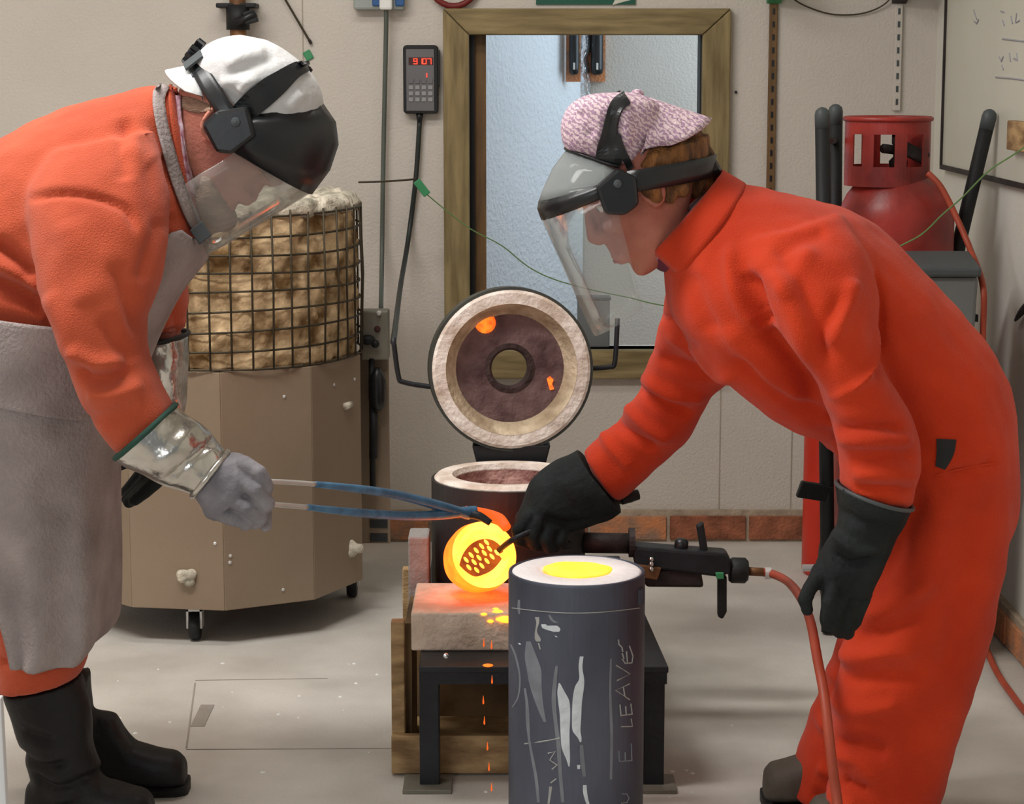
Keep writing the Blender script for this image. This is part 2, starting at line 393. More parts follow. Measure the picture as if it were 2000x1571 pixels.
def strip(pts, bvh, off=.001, th=.0015, k=5, dflt=None):   # pts: (x, y, halfwidth px): cloth or strap laid on a surface
    a = catmull(pts, k); rows = []
    for i in range(len(a)):
        t = a[min(i+1, len(a)-1)][:2]-a[max(i-1, 0)][:2]; t = t/max(np.linalg.norm(t), 1e-9); nn = np.array((-t[1], t[0]))
        row = []
        for s in (-1, -.5, 0, .5, 1):
            q = a[i][:2]+nn*s*a[i][2]; h = hit(q[0], q[1], bvh, off, dflt)
            row.append(h)
        if all(h is not None for h in row): rows.append(row)
    for _ in range(3):
        if len(rows) > 3:
            rows = [rows[0]]+[[(rows[i-1][j]+rows[i][j]*2+rows[i+1][j])/4 for j in range(5)] for i in range(1, len(rows)-1)]+[rows[-1]]
    # orient the thickness towards the camera
    g = sheet(rows, th)
    c = (rows[1][0]-rows[0][0]).cross(rows[0][1]-rows[0][0])
    if c.dot(CAM-rows[0][0]) < 0: g = sheet(rows, -th)
    return g
print('helpers ok')
# ================================================================== SETTING
YB = Q(1450, 1056, 0).y            # back wall
XR = 1.132                         # right wall
XL = -2.4; ZC = 2.62
print('back wall', YB)
fl = struct(obj('floor', box(XL-.1, XR+.1, -.6, YB+1.4, -.05, 0), 'floor'))
struct(obj('ceiling', box(XL-.1, XR+.1, -.6, YB+1.4, ZC, ZC+.05), 'ceil'))
struct(obj('wall_right', box(XR, XR+.1, -.6, YB+1.4, 0, ZC), 'wall_r'))
struct(obj('wall_left', box(XL-.1, XL, -.6, YB+1.4, 0, ZC), 'wall'))
# back wall with the hatch opening
OX0 = P(917, 300, YB).x; OX1 = P(1368, 300, YB).x; OZ1 = P(1150, 68, YB).z; OZ0 = P(1150, 682, YB).z
wb = G()
for b in ((XL, OX0, 0, ZC), (OX1, XR, 0, ZC), (OX0, OX1, 0, OZ0), (OX0, OX1, OZ1, ZC)):
    wb.join(box(b[0], b[1], YB, YB+.09, b[2], b[3]))
wall = struct(obj('wall_back', wb, 'wall'))
for px, y0, y1 in ((590, -30, 700), (1408, 738, 1000), (1549, 738, 1000)):
    a = P(px, y0, YB); b = P(px, y1, YB)
    obj('panel_joint', box(a.x-.0016, a.x+.0016, YB-.0012, YB+.001, b.z, a.z), 'seam', wall)
# the next room seen through the hatch
struct(obj('wall_next_left', prism([P(925, 400, YB+.12)*1, ] and [Vector((P(905, 400, YB+.3).x, YB+.10, 0)), Vector((P(1138, 400, YB+.75).x, YB+.72, 0)), Vector((P(1138, 400, YB+.75).x, YB+.75, 0)), Vector((P(905, 400, YB+.3).x, YB+.13, 0))], (0, 0, 2.6)), 'white_wall'))
struct(obj('wall_next_back', box(P(1138, 400, YB+.75).x, XR, YB+.75, YB+.80, 0, 2.6), 'wall'))
# hatch frame
FT = .03
win = struct(obj('window_1', box(OX0-.002, OX0+.014, YB+.012, YB+.085, OZ0, OZ1), 'rubberblack'))
fx0 = P(867, 300, YB).x; fx1 = P(1422, 300, YB).x; fz1 = P(1150, 17, YB).z; fz0 = P(1150, 737, YB).z
def member(o, i, m):    # mitred member between outer and inner corner pairs
    poly = [Vector((o[0][0], YB-FT, o[0][1])), Vector((o[1][0], YB-FT, o[1][1])), Vector((i[1][0], YB-FT, i[1][1])), Vector((i[0][0], YB-FT, i[0][1]))]
    return obj('frame_member', prism(poly, (0, FT+.07, 0)), m, win, bevel=.003)
oc = [(fx0, fz0), (fx1, fz0), (fx1, fz1), (fx0, fz1)]; ic = [(OX0, OZ0), (OX1, OZ0), (OX1, OZ1), (OX0, OZ1)]
e = .0012
for a, b, m in ((0, 1, 'greenwoodh'), (1, 2, 'greenwood'), (2, 3, 'greenwoodh'), (3, 0, 'greenwood')):
    o_ = [Vector(oc[a]), Vector(oc[b])]; i_ = [Vector(ic[a]), Vector(ic[b])]
    t = (o_[1]-o_[0]).normalized()*e
    member((o_[0]+t, o_[1]-t), (i_[0]+t, i_[1]-t), m)
obj('sash_stile', box(OX0+.014, OX0+.044, YB+.03, YB+.085, OZ0, OZ1), 'darkwood', win)
obj('sash_edge', box(OX1-.004, OX1, YB+.0, YB+.085, OZ0, OZ1), 'rubberblack', win)
# silver foil tape in the corner of the next room
cx = P(1138, 400, YB+.75).x
fo = []
for i in range(40):
    z = .9+i*(1.25/39); dx = .006*math.sin(i*2.3)+.004*math.sin(i*5.1)
    fo.append([Vector((cx-.012+dx, YB+.705, z)), Vector((cx+.002+dx*.5, YB+.70, z)), Vector((cx+.022+dx, YB+.738, z))])
tag(obj('foil_tape', sheet(fo, .002), 'foil'), 'crumpled silver foil strip up the wall corner beyond the hatch', 'foil strip')
for px0, px1, nm in ((1110, 1132, 'a'), (1152, 1180, 'b')):
    t = thing('wall_clip', 'dark bottle-shaped holder on a wooden backing ' + ('by the daylit wall' if nm == 'a' else 'on the beige wall') + ' beyond the hatch', 'holder', P((px0+px1)/2, 150, YB+.70))
    dd = YB+.60 if nm == 'a' else YB+.735
    a = P(px0-4, 40, dd); b = P(px1+2, 160, dd)
    obj('backing_board', box(a.x, b.x, dd, dd+.012, b.z, a.z), 'brickor', t)
    c0 = P((px0+px1)/2, 40, dd-.012); c1 = P((px0+px1)/2, 146, dd-.012); rr = (P(px1, 100, dd).x-P(px0, 100, dd).x)*.43
    H = c0.z-c1.z
    obj('holder_body', lathe([(rr*.5, 0), (rr*.95, .006), (rr, .02), (rr, H*.7), (rr*.8, H*.85), (rr*.8, H)], c1, n=20), 'blackplastic', t, smooth=True)
    obj('label_mark', box(c1.x-.003, c1.x+.003, c1.y-rr-.001, c1.y-rr+.004, c1.z+.015, c1.z+.035), 'whitep', t)
# things on the hatch sill
t = thing('junction_box', 'small grey box standing on the sill of the hatch', 'box', (P(1165, 680, YB+.05).x, YB+.05, OZ0))
a = P(1128, 585, YB+.05); b = P(1190, 682, YB+.05)
obj('case', box(a.x, b.x, YB+.03, YB+.085, OZ0, a.z), 'greyplastic', t, bevel=.004)
obj('lid', box(a.x-.003, b.x+.003, YB+.027, YB+.088, a.z, a.z+.008), 'greydark', t, bevel=.002)

# brick plinth: one brick at a time
def plinth(name, p0, p1, inward, m):
    p0 = Vector(p0); p1 = Vector(p1); d = (p1-p0); L = d.length; d.normalize(); inw = Vector(inward)
    base = struct(obj(name, obox((p0+p1)/2+inw*.008+Vector((0, 0, .044)), d*(L/2), inw*.008, Vector((0, 0, .044))), 'mortar'))
    bl = .218; s = .0; i = 0
    proto = None
    while s < L-.03:
        l = min(bl-.010, L-s)
        c = p0+d*(s+l/2)+inw*(.014+random.uniform(-.0015, .0015))+Vector((0, 0, .040+random.uniform(-.001, .001)))
        obj('brick', obox(c, d*(l/2), inw*.010, Vector((0, 0, .0325))), m if i % 3 else 'brickor', base, bevel=.002)
        s += bl; i += 1
    return base
plinth('baseboard_back', (XL, YB, 0), (XR, YB, 0), (0, -1, 0), 'brickred')
plinth('baseboard_right', (XR, YB-.03, 0), (XR, 2.6, 0), (-1, 0, 0), 'brickor')

# floor hatch cover lines
def fline(a, b, w):
    A = Q(*a, 0); B = Q(*b, 0); d = (B-A).normalized(); s = Vector((-d.y, d.x, 0))*w
    obj('floor_joint', obox((A+B)/2+Vector((0, 0, .0005)), d*((B-A).length/2), s, Vector((0, 0, .0007))), 'floor_line', fl)
fline((381, 1335), (364, 1462), .0016); fline((364, 1465), (765, 1463), .0012); fline((381, 1330), (640, 1326), .0006)
a = Q(372, 1420, 0); b = Vector((Q(399, 1420, 0).x, Q(395, 1378, 0).y, 0))
obj('floor_plate', box(a.x, b.x, a.y, b.y, 0, .0015), 'floor_line', fl)
for i in range(40):
    p = Q(random.uniform(230, 1500), random.uniform(1290, 1560), 0)
    r_ = random.uniform(.002, .006)
    obj('plaster_fleck', lathe([(r_, 0), (r_*.6, .0015), (.0005, .002)], (p.x, p.y, 0), n=7), 'whitep', fl)

# ================================================================== WALL THINGS
# pipe with clamp
t = thing('pipe', 'brown copper pipe with black clamp running up the back wall', 'pipe', (P(465, 60, YB).x, YB-.06, .2))
px = P(465, 60, YB-.06).x; yy = YB-.06
obj('tube', tube([(px, yy, .15), (px, yy, 2.6)], .0215, 20), 'copper', t, smooth=True)
zc = P(465, 32, yy).z
obj('clamp', lathe([(.0225, -.035), (.031, -.035), (.031, .03), (.0225, .03)], (px, yy, zc), n=20), 'rubberblack', t, smooth=True)
obj('clamp_flange', box(px-.055, px+.05, yy-.02, yy+.06, zc+.022, zc+.034), 'rubberblack', t, bevel=.003)
obj('clamp_bolt', tube([(px+.0, yy-.032, zc-.018), (px+.052, yy-.036, zc+.008)], .011, 10), 'blackplastic', t, smooth=True)
obj('clamp_lug', obox((px+.036, yy-.02, zc-.002), (.016, 0, .004), (0, .02, 0), (-.004, 0, .016)), 'rubberblack', t, bevel=.003)
# hanging rod with green tag
t = thing('rod', 'thin dark rod slanting down the wall above the white cap', 'rod', P(606, 84, YB-.01))
obj('shaft', tube([P(540, -30, YB-.02), P(607, 84, YB-.008)], .003, 8), 'wire', t)
obj('tip', tube([P(604, 78, YB-.009), P(608, 86, YB-.008)], .004, 8), 'darkmetal', t)
a = P(602, 108, YB-.003)
tag(obj('green_clip', obox(a, Vector((.009, 0, .005)), (0, .004, 0), Vector((-.006, 0, .011))), 'green', bevel=.002), 'small green clip stuck on the wall below the slanting rod', 'clip')
# socket with plug and cable
t = thing('wall_socket', 'grey wall socket box with blue covers above the controller', 'socket', P(742, 5, YB))
a = P(692, -40, YB); b = P(791, 20, YB)
obj('case', box(a.x, b.x, YB-.045, YB, b.z, a.z), 'socket', t, bevel=.006)
for q0, q1 in ((727, 745), (772, 790)):
    a = P(q0, -20, YB-.045); b = P(q1, 12, YB-.045)
    obj('cover', box(a.x, b.x, YB-.053, YB-.044, b.z, a.z), 'bluep', t, bevel=.003)
t = thing('power_cable', 'grey cable dropping from the wall socket to the kiln box', 'cable', P(752, 5, YB-.05))
a = P(754, 0, YB-.055)
obj('plug', obox(a, (.017, 0, 0), (0, .016, 0), (0, 0, .026)), 'whitep', t, bevel=.006)
pts = [P(754, 12, YB-.055), P(754, 60, YB-.045), P(751, 200, YB-.03), P(748, 350, YB-.03), P(746, 500, YB-.05), P(744, 606, YB-.22)]
obj('lead', tube(pts, .0062, 8, 6), 'cable', t, smooth=True)
# temperature controller
t = thing('temperature_controller', 'black handheld temperature controller with red digits on the wall', 'controller', P(822, 222, YB))
a = P(787, 88, YB-.03); b = P(856, 222, YB-.03)
def rbox(x0, x1, y0, y1, z0, z1, r, n=5):
    pts = []
    for cxx, czz, a0 in ((x1-r, z1-r, 0), (x0+r, z1-r, 90), (x0+r, z0+r, 180), (x1-r, z0+r, 270)):
        for i in range(n+1):
            an = math.radians(a0+90*i/n); pts.append(Vector((cxx+r*math.cos(an), y0, czz+r*math.sin(an))))
    return prism(pts, (0, y1-y0, 0))
cs = obj('case', rbox(a.x, b.x, YB-.035, YB, b.z, a.z, .010), 'rubberblack', t, bevel=.003)
w_ = b.x-a.x; h_ = a.z-b.z
def cb(u0, u1, v0, v1, y0, y1): return box(a.x+w_*u0, a.x+w_*u1, YB-.035-y1, YB-.035+y0, a.z-h_*v1, a.z-h_*v0)
obj('face_plate', cb(.09, .89, .06, .96, .001, .002), 'panel', t, bevel=.001)
obj('side_grip', box(b.x-.002, b.x+.004, YB-.03, YB-.002, b.z+h_*.4, a.z-.012), 'blackplastic', t, bevel=.002)
obj('display', cb(.16, .86, .18, .29, 0, .003), 'maroon', t)
obj('display_lower', cb(.16, .86, .40, .50, 0, .0025), 'panel', t)
# seven segment digits 1 0 1 0 style
SEG = {'a': (0, 1, 1, 1), 'b': (1, 1, 1, .5), 'c': (1, .5, 1, 0), 'd': (0, 0, 1, 0), 'e': (0, .5, 0, 0), 'f': (0, 1, 0, .5), 'g': (0, .5, 1, .5)}
DG = {'4': 'bcfg', '1': 'bc', '0': 'abcdef', '7': 'abc', '9': 'abcfgd'}
def digit(ch, u, v, du, dv, nm):
    g = G()
    for s in DG[ch]:
        x0, z0, x1, z1 = SEG[s]
        U0 = a.x+w_*(u+du*x0); U1 = a.x+w_*(u+du*x1); V0 = a.z-h_*(v+dv*(1-z0)); V1 = a.z-h_*(v+dv*(1-z1)); th = .0011
        g.join(box(min(U0, U1)-th, max(U0, U1)+th, YB-.0395, YB-.0375, min(V0, V1)-th, max(V0, V1)+th))
    obj('digit', g, 'led', t)
for ch, u in (('9', .31), ('1', .45), ('0', .57), ('7', .71)): digit(ch, u, .200, .095, .072, '')
digit('1', .62, .415, .06, .05, '')
for r_ in range(4):
    for c_ in range(4):
        u = .16+c_*.185; v = .50+r_*.088
        obj('button', cb(u, u+.13, v, v+.06, 0, .0045), 'btn' if r_ else 'panel', t, bevel=.001)
cx_ = (a.x+b.x)/2
obj('strain_relief', lathe([(.010, 0), (.009, -.012), (.0065, -.028)], (cx_-.004, YB-.018, b.z+.002), n=14), 'blackplastic', t, smooth=True)
pts = [Vector((cx_-.004, YB-.018, b.z-.02)), P(812, 350, YB-.02), P(797, 470, YB-.04), P(782, 560, YB-.3), P(772, 640, YB-1.0), P(768, 668, YB-1.28)]
obj('lead', tube(pts, .0068, 10, 6), 'cableblack', t, smooth=True)
# red hose loop and green sign, cropped by the top of the picture
tag(obj('hose_loop', tube([P(886+48*math.cos(x), -40+52*math.sin(x)*1.0, YB-.02) for x in [i*2*math.pi/28 for i in range(28)]], .0085, 10, closed=True), 'redhose', smooth=True), 'dark red hose loop hanging above the corner of the timber frame', 'hose')
a = P(1047, -70, YB); b = P(1241, 9, YB)
t = thing('safety_sign', 'green safety sign with white motif above the timber frame', 'sign', P(1143, 9, YB))
obj('board', box(a.x, b.x, YB-.006, YB, b.z, a.z), 'signgreen', t)
obj('motif', prism([P(1196, 10, YB-.007), P(1210, -20, YB-.007), P(1238, -20, YB-.007), P(1232, 0, YB-.007), P(1216, 4, YB-.007)], (0, .002, 0)), 'wboard', t)
# shelf uprights with bracket ends and a wire loop
for px, y1, m, lab in ((1512, 372, 'darkwood', 'brown slotted shelf upright beside the timber frame'), (1757, 216, 'whitep', 'white slotted shelf upright above the red gas bottle')):
    a = P(px, -60, YB); b = P(px, y1 if m == 'whitep' else 420, YB); hw = .011 if m == 'darkwood' else .010
    t = thing('shelf_upright', lab, 'shelf upright', (a.x, YB, b.z))
    obj('rail', box(a.x-hw, a.x+hw, YB-.012, YB, b.z, a.z+.2), m if m == 'darkwood' else 'wall', t, bevel=.002)
    z = a.z
    while z > b.z+.02:
        obj('slot', box(a.x-.003, a.x+.003, YB-.0135, YB-.006, z-.016, z), 'greydark' if m == 'whitep' else 'blackplastic', t); z -= .034
    q = P(px, 8, YB-.02)
    obj('bracket_end', prism([Vector((q.x-.02, YB-.012, q.z+.08)), Vector((q.x-.02, YB-.20, q.z+.10)), Vector((q.x-.02, YB-.20, q.z+.07)), Vector((q.x-.02, YB-.012, q.z-.0))], (.04, 0, 0)), 'green' if px < 1600 else 'darkmetal', t, bevel=.003)
pts = [P(1530, -25, YB-.02), P(1560, 5, YB-.012), P(1620, 27, YB-.008), P(1680, 27, YB-.008), P(1725, 10, YB-.012), P(1752, -20, YB-.02)]
tag(obj('wire_loop', tube(pts, .0022, 6, 6), 'wire', smooth=True), 'thin wire sagging between the two shelf uprights', 'wire')
a = P(1437, 180, YB-.003)
tag(obj('wall_hook', lathe([(.002, 0), (.004, .004), (.003, .007), (.0005, .008)], P(1437, 180, YB), (0, -1, 0), 10), 'rubberblack'), 'tiny dark screw head in the wall right of the frame', 'screw')

# whiteboard on the right wall
A = RX(1853, 200, XR); ya = A.y; zb = RX(1853, 325, XR).z
t = thing('whiteboard', 'large whiteboard with faint handwriting on the right wall', 'whiteboard', (XR, 4.6, zb))
obj('board', box(XR-.012, XR, 3.3, ya, zb, 2.3), 'wboard', t)
obj('bottom_rail', box(XR-.018, XR, 3.3, ya+.004, zb-.008, zb+.004), 'darkmetal', t)
obj('side_rail', box(XR-.018, XR, ya-.003, ya+.006, zb, 2.3), 'darkmetal', t)
def scrib(pts, r=.0022):
    obj('writing', tube([RX(x, y, XR-.0125) for x, y in pts], r, 6), 'pen', t)
for s in ([(1902, 20), (1908, 38)], [(1903, 42), (1908, 46), (1912, 38)], [(1955, 22), (1962, 24)], [(1958, 40), (1962, 50)], [(1975, 32), (1978, 46)], [(1986, 26), (1984, 44), (1992, 40)],
          [(1958, 76), (2010, 82)], [(1952, 112), (1956, 120), (1960, 110)], [(1972, 104), (1974, 120)], [(1986, 104), (1988, 118), (1980, 114)], [(1957, 128), (1960, 136)], [(1945, 151), (1975, 153), (2010, 158)]):
    scrib(s)
a = RX(1989, 235, XR-.01); b = RX(2030, 318, XR-.01)
tag(obj('wood_block', box(XR-.035, XR-.012, b.y, a.y, b.z+.02, a.z), 'crate', bevel=.003), 'small wooden block fixed to the whiteboard edge', 'block')
# black hanging tool at the right wall
pts = [RX(1983, 626, XR-.01), RX(2005, 600, XR-.012), RX(2060, 560, XR-.012)]
tag(obj('hanging_tool', tube(pts, [.003, .010, .014], 10, 5), 'rubberblack', smooth=True), 'black pointed tool hanging on the white right wall', 'tool')

# ================================================================== GAS BOTTLE CORNER
gy = 4.95
bx = P(1752, 400, gy).x; gr = (P(1862, 430, gy).x-P(1640, 430, gy).x)/2
zt = P(1752, 232, gy).z; zd = P(1752, 332, gy).z
t = thing('gas_bottle', 'red propane gas bottle with collar and valve in the corner', 'gas bottle', (bx, gy, 0))
prof = [(gr*.7, .02), (gr, .06), (gr, zd-.11)]+[(gr*math.cos(x), zd-.11+.115*math.sin(x)) for x in (.15, .3, .5, .7, .9, 1.1, 1.3, 1.5)]
obj('body', lathe(prof, (bx, gy, 0), n=48), 'redpaint', t, smooth=True)
obj('foot_ring', lathe([(gr*.8, .012), (gr*.82, .05)], (bx, gy, 0), n=32), 'redpaint', t)
# collar: ring wall with openings
cr = (P(1816, 250, gy).x-P(1650, 250, gy).x)/2; cg = G(); n = 64; open_ = [(4.25, 4.75), (5.05, 5.45), (3.65, 3.95), (1.0, 1.6), (2.1, 2.5)]
zl = zd-.035; lv = [zl, zl+(zt-zl)*.30, zl+(zt-zl)*.78, zt]
ccx = P(1733, 300, gy).x
for i in range(n):
    a0 = 2*math.pi*i/n; a1 = 2*math.pi*(i+1)/n; am = (a0+a1)/2
    for j in range(3):
        if j == 1 and any(u < am < v for u, v in open_): continue
        q = [Vector((ccx+cr*math.cos(x)*k, gy+cr*math.sin(x)*k, z)) for k in (1, .965) for x, z in ((a0, lv[j]), (a1, lv[j]), (a1, lv[j+1]), (a0, lv[j+1]))]
        cg.add(q, [(0, 1, 2, 3), (7, 6, 5, 4), (0, 4, 5, 1), (3, 2, 6, 7), (0, 3, 7, 4), (1, 5, 6, 2)])
co_ = obj('collar', cg, 'redpaint', t)
obj('collar_rim', tube([(ccx+cr*math.cos(x), gy+cr*math.sin(x), zt) for x in [2*math.pi*i/40 for i in range(40)]], .006, 8, closed=True), 'redpaint', co_, smooth=True)
v = obj('valve', lathe([(.02, 0), (.022, .02), (.012, .03), (.012, .055), (.016, .06), (.016, .08), (.005, .085)], (bx, gy, zd), n=16), 'darkmetal', t, smooth=True)
obj('valve_outlet', tube([(bx-.005, gy, zd+.045), (bx-.04, gy-.03, zd+.05)], .011, 10), 'darkmetal', v, smooth=True)
obj('hand_wheel', lathe([(.012, .08), (.034, .082), (.034, .096), (.012, .098)], (bx+.005, gy, zd), n=18), 'blackplastic', v)
obj('regulator', obox((bx+.03, gy-.03, zd+.04), (.03, 0, -.014), (0, .018, 0), (.006, 0, .014)), 'darkmetal', v, bevel=.006)
# trolley around the bottle
t = thing('bottle_trolley', 'black tubular bottle trolley with chrome-tipped handles round the gas bottle', 'trolley', (bx, gy+.1, 0))
for (x0, y0, x1, y1, d) in ((1606, 225, 1622, 1060, gy-.13), (1632, 218, 1626, 1040, gy+.12), (1932, 228, 1872, 480, gy+.04)):
    A = P(x0, y0, d); B = P(x1, y1, d); line = [A, B]
    if x0 == 1932: line = [A, B, Vector((B.x+.004, gy+.12, B.z-.25)), Vector((B.x+.004, gy+.215, .075))]
    elif x0 == 1606: line = [A, Vector((B.x, B.y, .006))]
    else: line = [A, B, Vector((B.x, gy+.215, .075))]
    h = obj('handle', tube(line, .0165, 14), 'rubberblack', t, smooth=True)
    dirv = (A-B).normalized()
    obj('chrome_end', lathe([(.0168, -.03), (.0172, .0), (.015, .01), (.008, .016), (.001, .018)], A, dirv, 14), 'greydark', h, smooth=True)
A = P(1612, 275, gy-.13); B = P(1630, 275, gy+.12)
obj('crossbar', tube([A, B], .008, 8), 'rubberblack', t)
A = P(1622, 965, gy-.13); B = P(1560, 955, gy-.17)
obj('strap', obox((A+B)/2, (A-B)/2, (0, .012, 0), Vector((.006, 0, .018))), 'rubberblack', t, bevel=.003)
obj('toe_plate', box(bx-.115, bx+.13, gy-.125, gy+.14, 0, .012), 'blacksteel', t)
obj('axle', tube([(bx-.17, gy+.215, .075), (bx+.16, gy+.215, .075)], .009, 8), 'steel', t)
for sx in (-.10, .10): obj('wheel', lathe([(.02, -.02), (.07, -.022), (.075, -.012), (.075, .012), (.07, .022), (.02, .02)], (bx+sx, gy+.215, .075), (1, 0, 0), 24), 'rubberblack', t, smooth=True)
# red extinguisher behind the worker's arm
ey = Q(1600, 1120, 0).y; ex = P(1618, 1000, ey).x
t = thing('fire_extinguisher', 'bright red fire extinguisher standing behind the dark glove', 'extinguisher', (ex, ey, 0))
er = .066; eb = 0
obj('cylinder', lathe([(er*.9, 0), (er, .012), (er, .42), (er*.85, .46), (er*.45, .49), (.018, .50)], (ex, ey, 0), n=32), 'redext', t, smooth=True)
obj('valve_head', lathe([(.018, .495), (.02, .53), (.012, .55)], (ex, ey, 0), n=14), 'blackplastic', t, smooth=True)
obj('label_plate', sheet([[Vector((ex+(er+.0008)*math.sin(x), ey-(er+.0008)*math.cos(x), z)) for x in np.linspace(-.15, .5, 8)] for z in (.13, .19)], .0006), 'wboard', t)
obj('discharge_hose', tube([(ex+.02, ey, .52), (ex+.075, ey-.05, .50), (ex+.078, ey-.06, .35), (ex+.06, ey-.07, .16)], .010, 10, 6), 'blackplastic', t, smooth=True)
# grey bin
by = gy-.26
A = P(1700, 540, by-.10); B = P(1908, 540, by-.10)
zb_ = P(1800, 542, by-.13).z
t = thing('grey_bin', 'tall grey plastic bin with dark lid in front of the gas bottle', 'bin', ((A.x+B.x)/2, by, 0))
x0, x1 = A.x, B.x
obj('body', prism([Vector((x0+.02, by-.12, 0)), Vector((x1-.03, by-.12, 0)), Vector((x1, by-.12, zb_)), Vector((x0, by-.12, zb_))], (0, .2, 0)), 'greyplastic', t, bevel=.008)
lid = G(); lp = [(x0-.008, by-.13), (x1+.004, by-.13), (x1+.004, by+.09), (x0-.008, by+.09)]
obj('lid', prism([Vector((x0-.008, by-.13, zb_)), Vector((x0-.008, by-.13, zb_+.02)), Vector((x0-.008, by+.0, zb_+.045)), Vector((x0-.008, by+.09, zb_+.03)), Vector((x0-.008, by+.09, zb_))], (x1-x0+.012, 0, 0)), 'greydark', t, bevel=.006)
obj('lid_clip', box(x1-.006, x1+.008, by-.09, by-.06, zb_-.10, zb_-.085), 'rubberblack', t)
# gas hose from bottle down the bin side, then along the floor
def beside(px, py, d): q = P(px, py, d); q.x = max(q.x, x1+.014); return q
pts = [P(1812, 338, gy-.118), P(1838, 366, gy-.132), P(1868, 425, gy-.15), beside(1896, 490, gy-.20), beside(1914, 560, by-.10), beside(1920, 650, by-.10), beside(1918, 760, by-.10), beside(1914, 900, by-.08)]
pts += [Q(1880, 1195, .012), Q(1914, 1242, .010), Q(1945, 1310, .010), Q(1975, 1355, .010), Q(2010, 1398, .010), Q(2100, 1480, .010)]
tag(obj('gas_hose', tube(pts, .0070, 10, 6), 'hose', smooth=True), 'orange gas hose from the red bottle past the bin along the floor', 'hose')
# green string line
pts = [P(700, 356, YB-.35), P(760, 354, YB-.33), P(812, 350, YB-.3)]
t = thing('pull_cord', 'thin cord with a green toggle stretched from the kiln basket past the frame', 'cord', P(820, 365, YB-.3))
obj('dark_cord', tube(pts, .0028, 6, 4), 'wire', t)
obj('toggle', obox(P(824, 367, YB-.3), Vector((.014, 0, -.018)), (0, .004, 0), Vector((.008, 0, .006))), 'green', t, bevel=.002)
pts = [P(834, 380, YB-.3), P(870, 410, YB-.29), P(920, 448, YB-.28), P(980, 480, YB-.27), P(1030, 520, YB-.26), P(1080, 545, YB-.25), P(1150, 565, YB-.25), P(1230, 582, YB-.25), P(1290, 596, YB-.25), P(1400, 610, YB-.25), P(1600, 570, 4.54), P(1745, 488, 4.52)]
pts += [P(1800, 458, 4.52), P(1840, 420, 4.51), P(1880, 385, 4.50), P(1930, 335, 4.48), P(1975, 305, 4.46), P(2040, 262, 4.42)]
obj('green_cord', tube(pts, .0017, 6, 5), 'greenline', t)
# white board edge at the lower left, close to the camera side
a0 = P(1, 1365, 3.25); a1 = P(13, 1600, 3.25); sl = (a1-a0)/(a1.z-a0.z)
bot = a0+sl*(0-a0.z); top = a0
tag(obj('white_panel', prism([Vector((top.x-.12, 3.25, top.z)), top, bot, Vector((bot.x-.12, 3.25, 0))], (0, .02, 0)), 'whitestrip', bevel=.002), 'white board edge standing beside the worker in boots', 'board')

# ================================================================== KILN
KA = .285/815*1000*1.0
fr = Q(382, 1250, 0)                     # front castor on the floor
RC = .352; AP = RC*math.cos(math.pi/10)
KY = fr.y+AP-.055
KX = P(424, 900, KY).x
zt = P(380, 727, KY-AP).z; zb = P(380, 1191, KY-AP).z
print('kiln', KX, KY, zt, zb)
kt = thing('kiln', 'tan ten-sided kiln drum on castors with a wire-caged top', 'kiln', (KX, KY, 0))
ph0 = math.radians(-90-8.4)
core = obj('drum', lathe([(AP*.96, zb+.004), (AP*.96, zt-.004)], (KX, KY, 0), n=40), 'darkmetal', kt)
for i in range(10):
    a = ph0+i*math.radians(36); nv = Vector((math.cos(a), math.sin(a), 0)); tv = Vector((-nv.y, nv.x, 0)); hl = RC*math.sin(math.pi/10)-.0006
    obj('panel', obox(Vector((KX, KY, (zb+zt)/2))+nv*(AP-.006), tv*hl, nv*.006, Vector((0, 0, (zt-zb)/2))), 'kilntan', kt, bevel=.0015)
obj('top_plate', lathe([(RC*.97, zt-.002), (RC*.97, zt+.004), (.01, zt+.004)], (KX, KY, 0), n=10), 'kilntan', kt)
# screws and fibre bungs on the panels
kb = None
def onpanel(px, py):
    best = None
    for i in range(10):
        a = ph0+i*math.radians(36); nv = Vector((math.cos(a), math.sin(a), 0)); r = ray(px, py)
        den = r.dot(nv)
        if den >= 0: continue
        tt = (Vector((KX, KY, 0))+nv*AP-CAM).dot(nv)/den; p = CAM+r*tt; tv = Vector((-nv.y, nv.x, 0))
        if abs((p-Vector((KX, KY, 0))).dot(tv)) <= RC*math.sin(math.pi/10)+.002: best = (p, nv)
    return best
for px, py in ((365, 1130), (687, 1072)):
    p, nv = onpanel(px, py); g = G()
    for k in range(9): g.join(sphere(p+nv*.006+Vector((random.uniform(-.013, .013), random.uniform(-.005, .005), random.uniform(-.013, .013))), random.uniform(.008, .013), 6))
    obj('fibre_bung', fuse(g, .003, 2), 'woolwhite', kt, smooth=True)
p, nv = onpanel(686, 790)
obj('peep_bung', tube([p-nv*.002, p+nv*.01+Vector((-.02, -.03, 0))], .0085, 12), 'woolwhite', kt, smooth=True)
for px, py in ((237, 1036), (450, 1086), (449, 1099), (553, 1152), (652, 752), (692, 741), (555, 775), (420, 1062)):
    h = onpanel(px, py)
    if h: obj('screw', lathe([(.004, -.001), (.004, .0015), (.0015, .003)], h[0], h[1], 10), 'steel', kt)
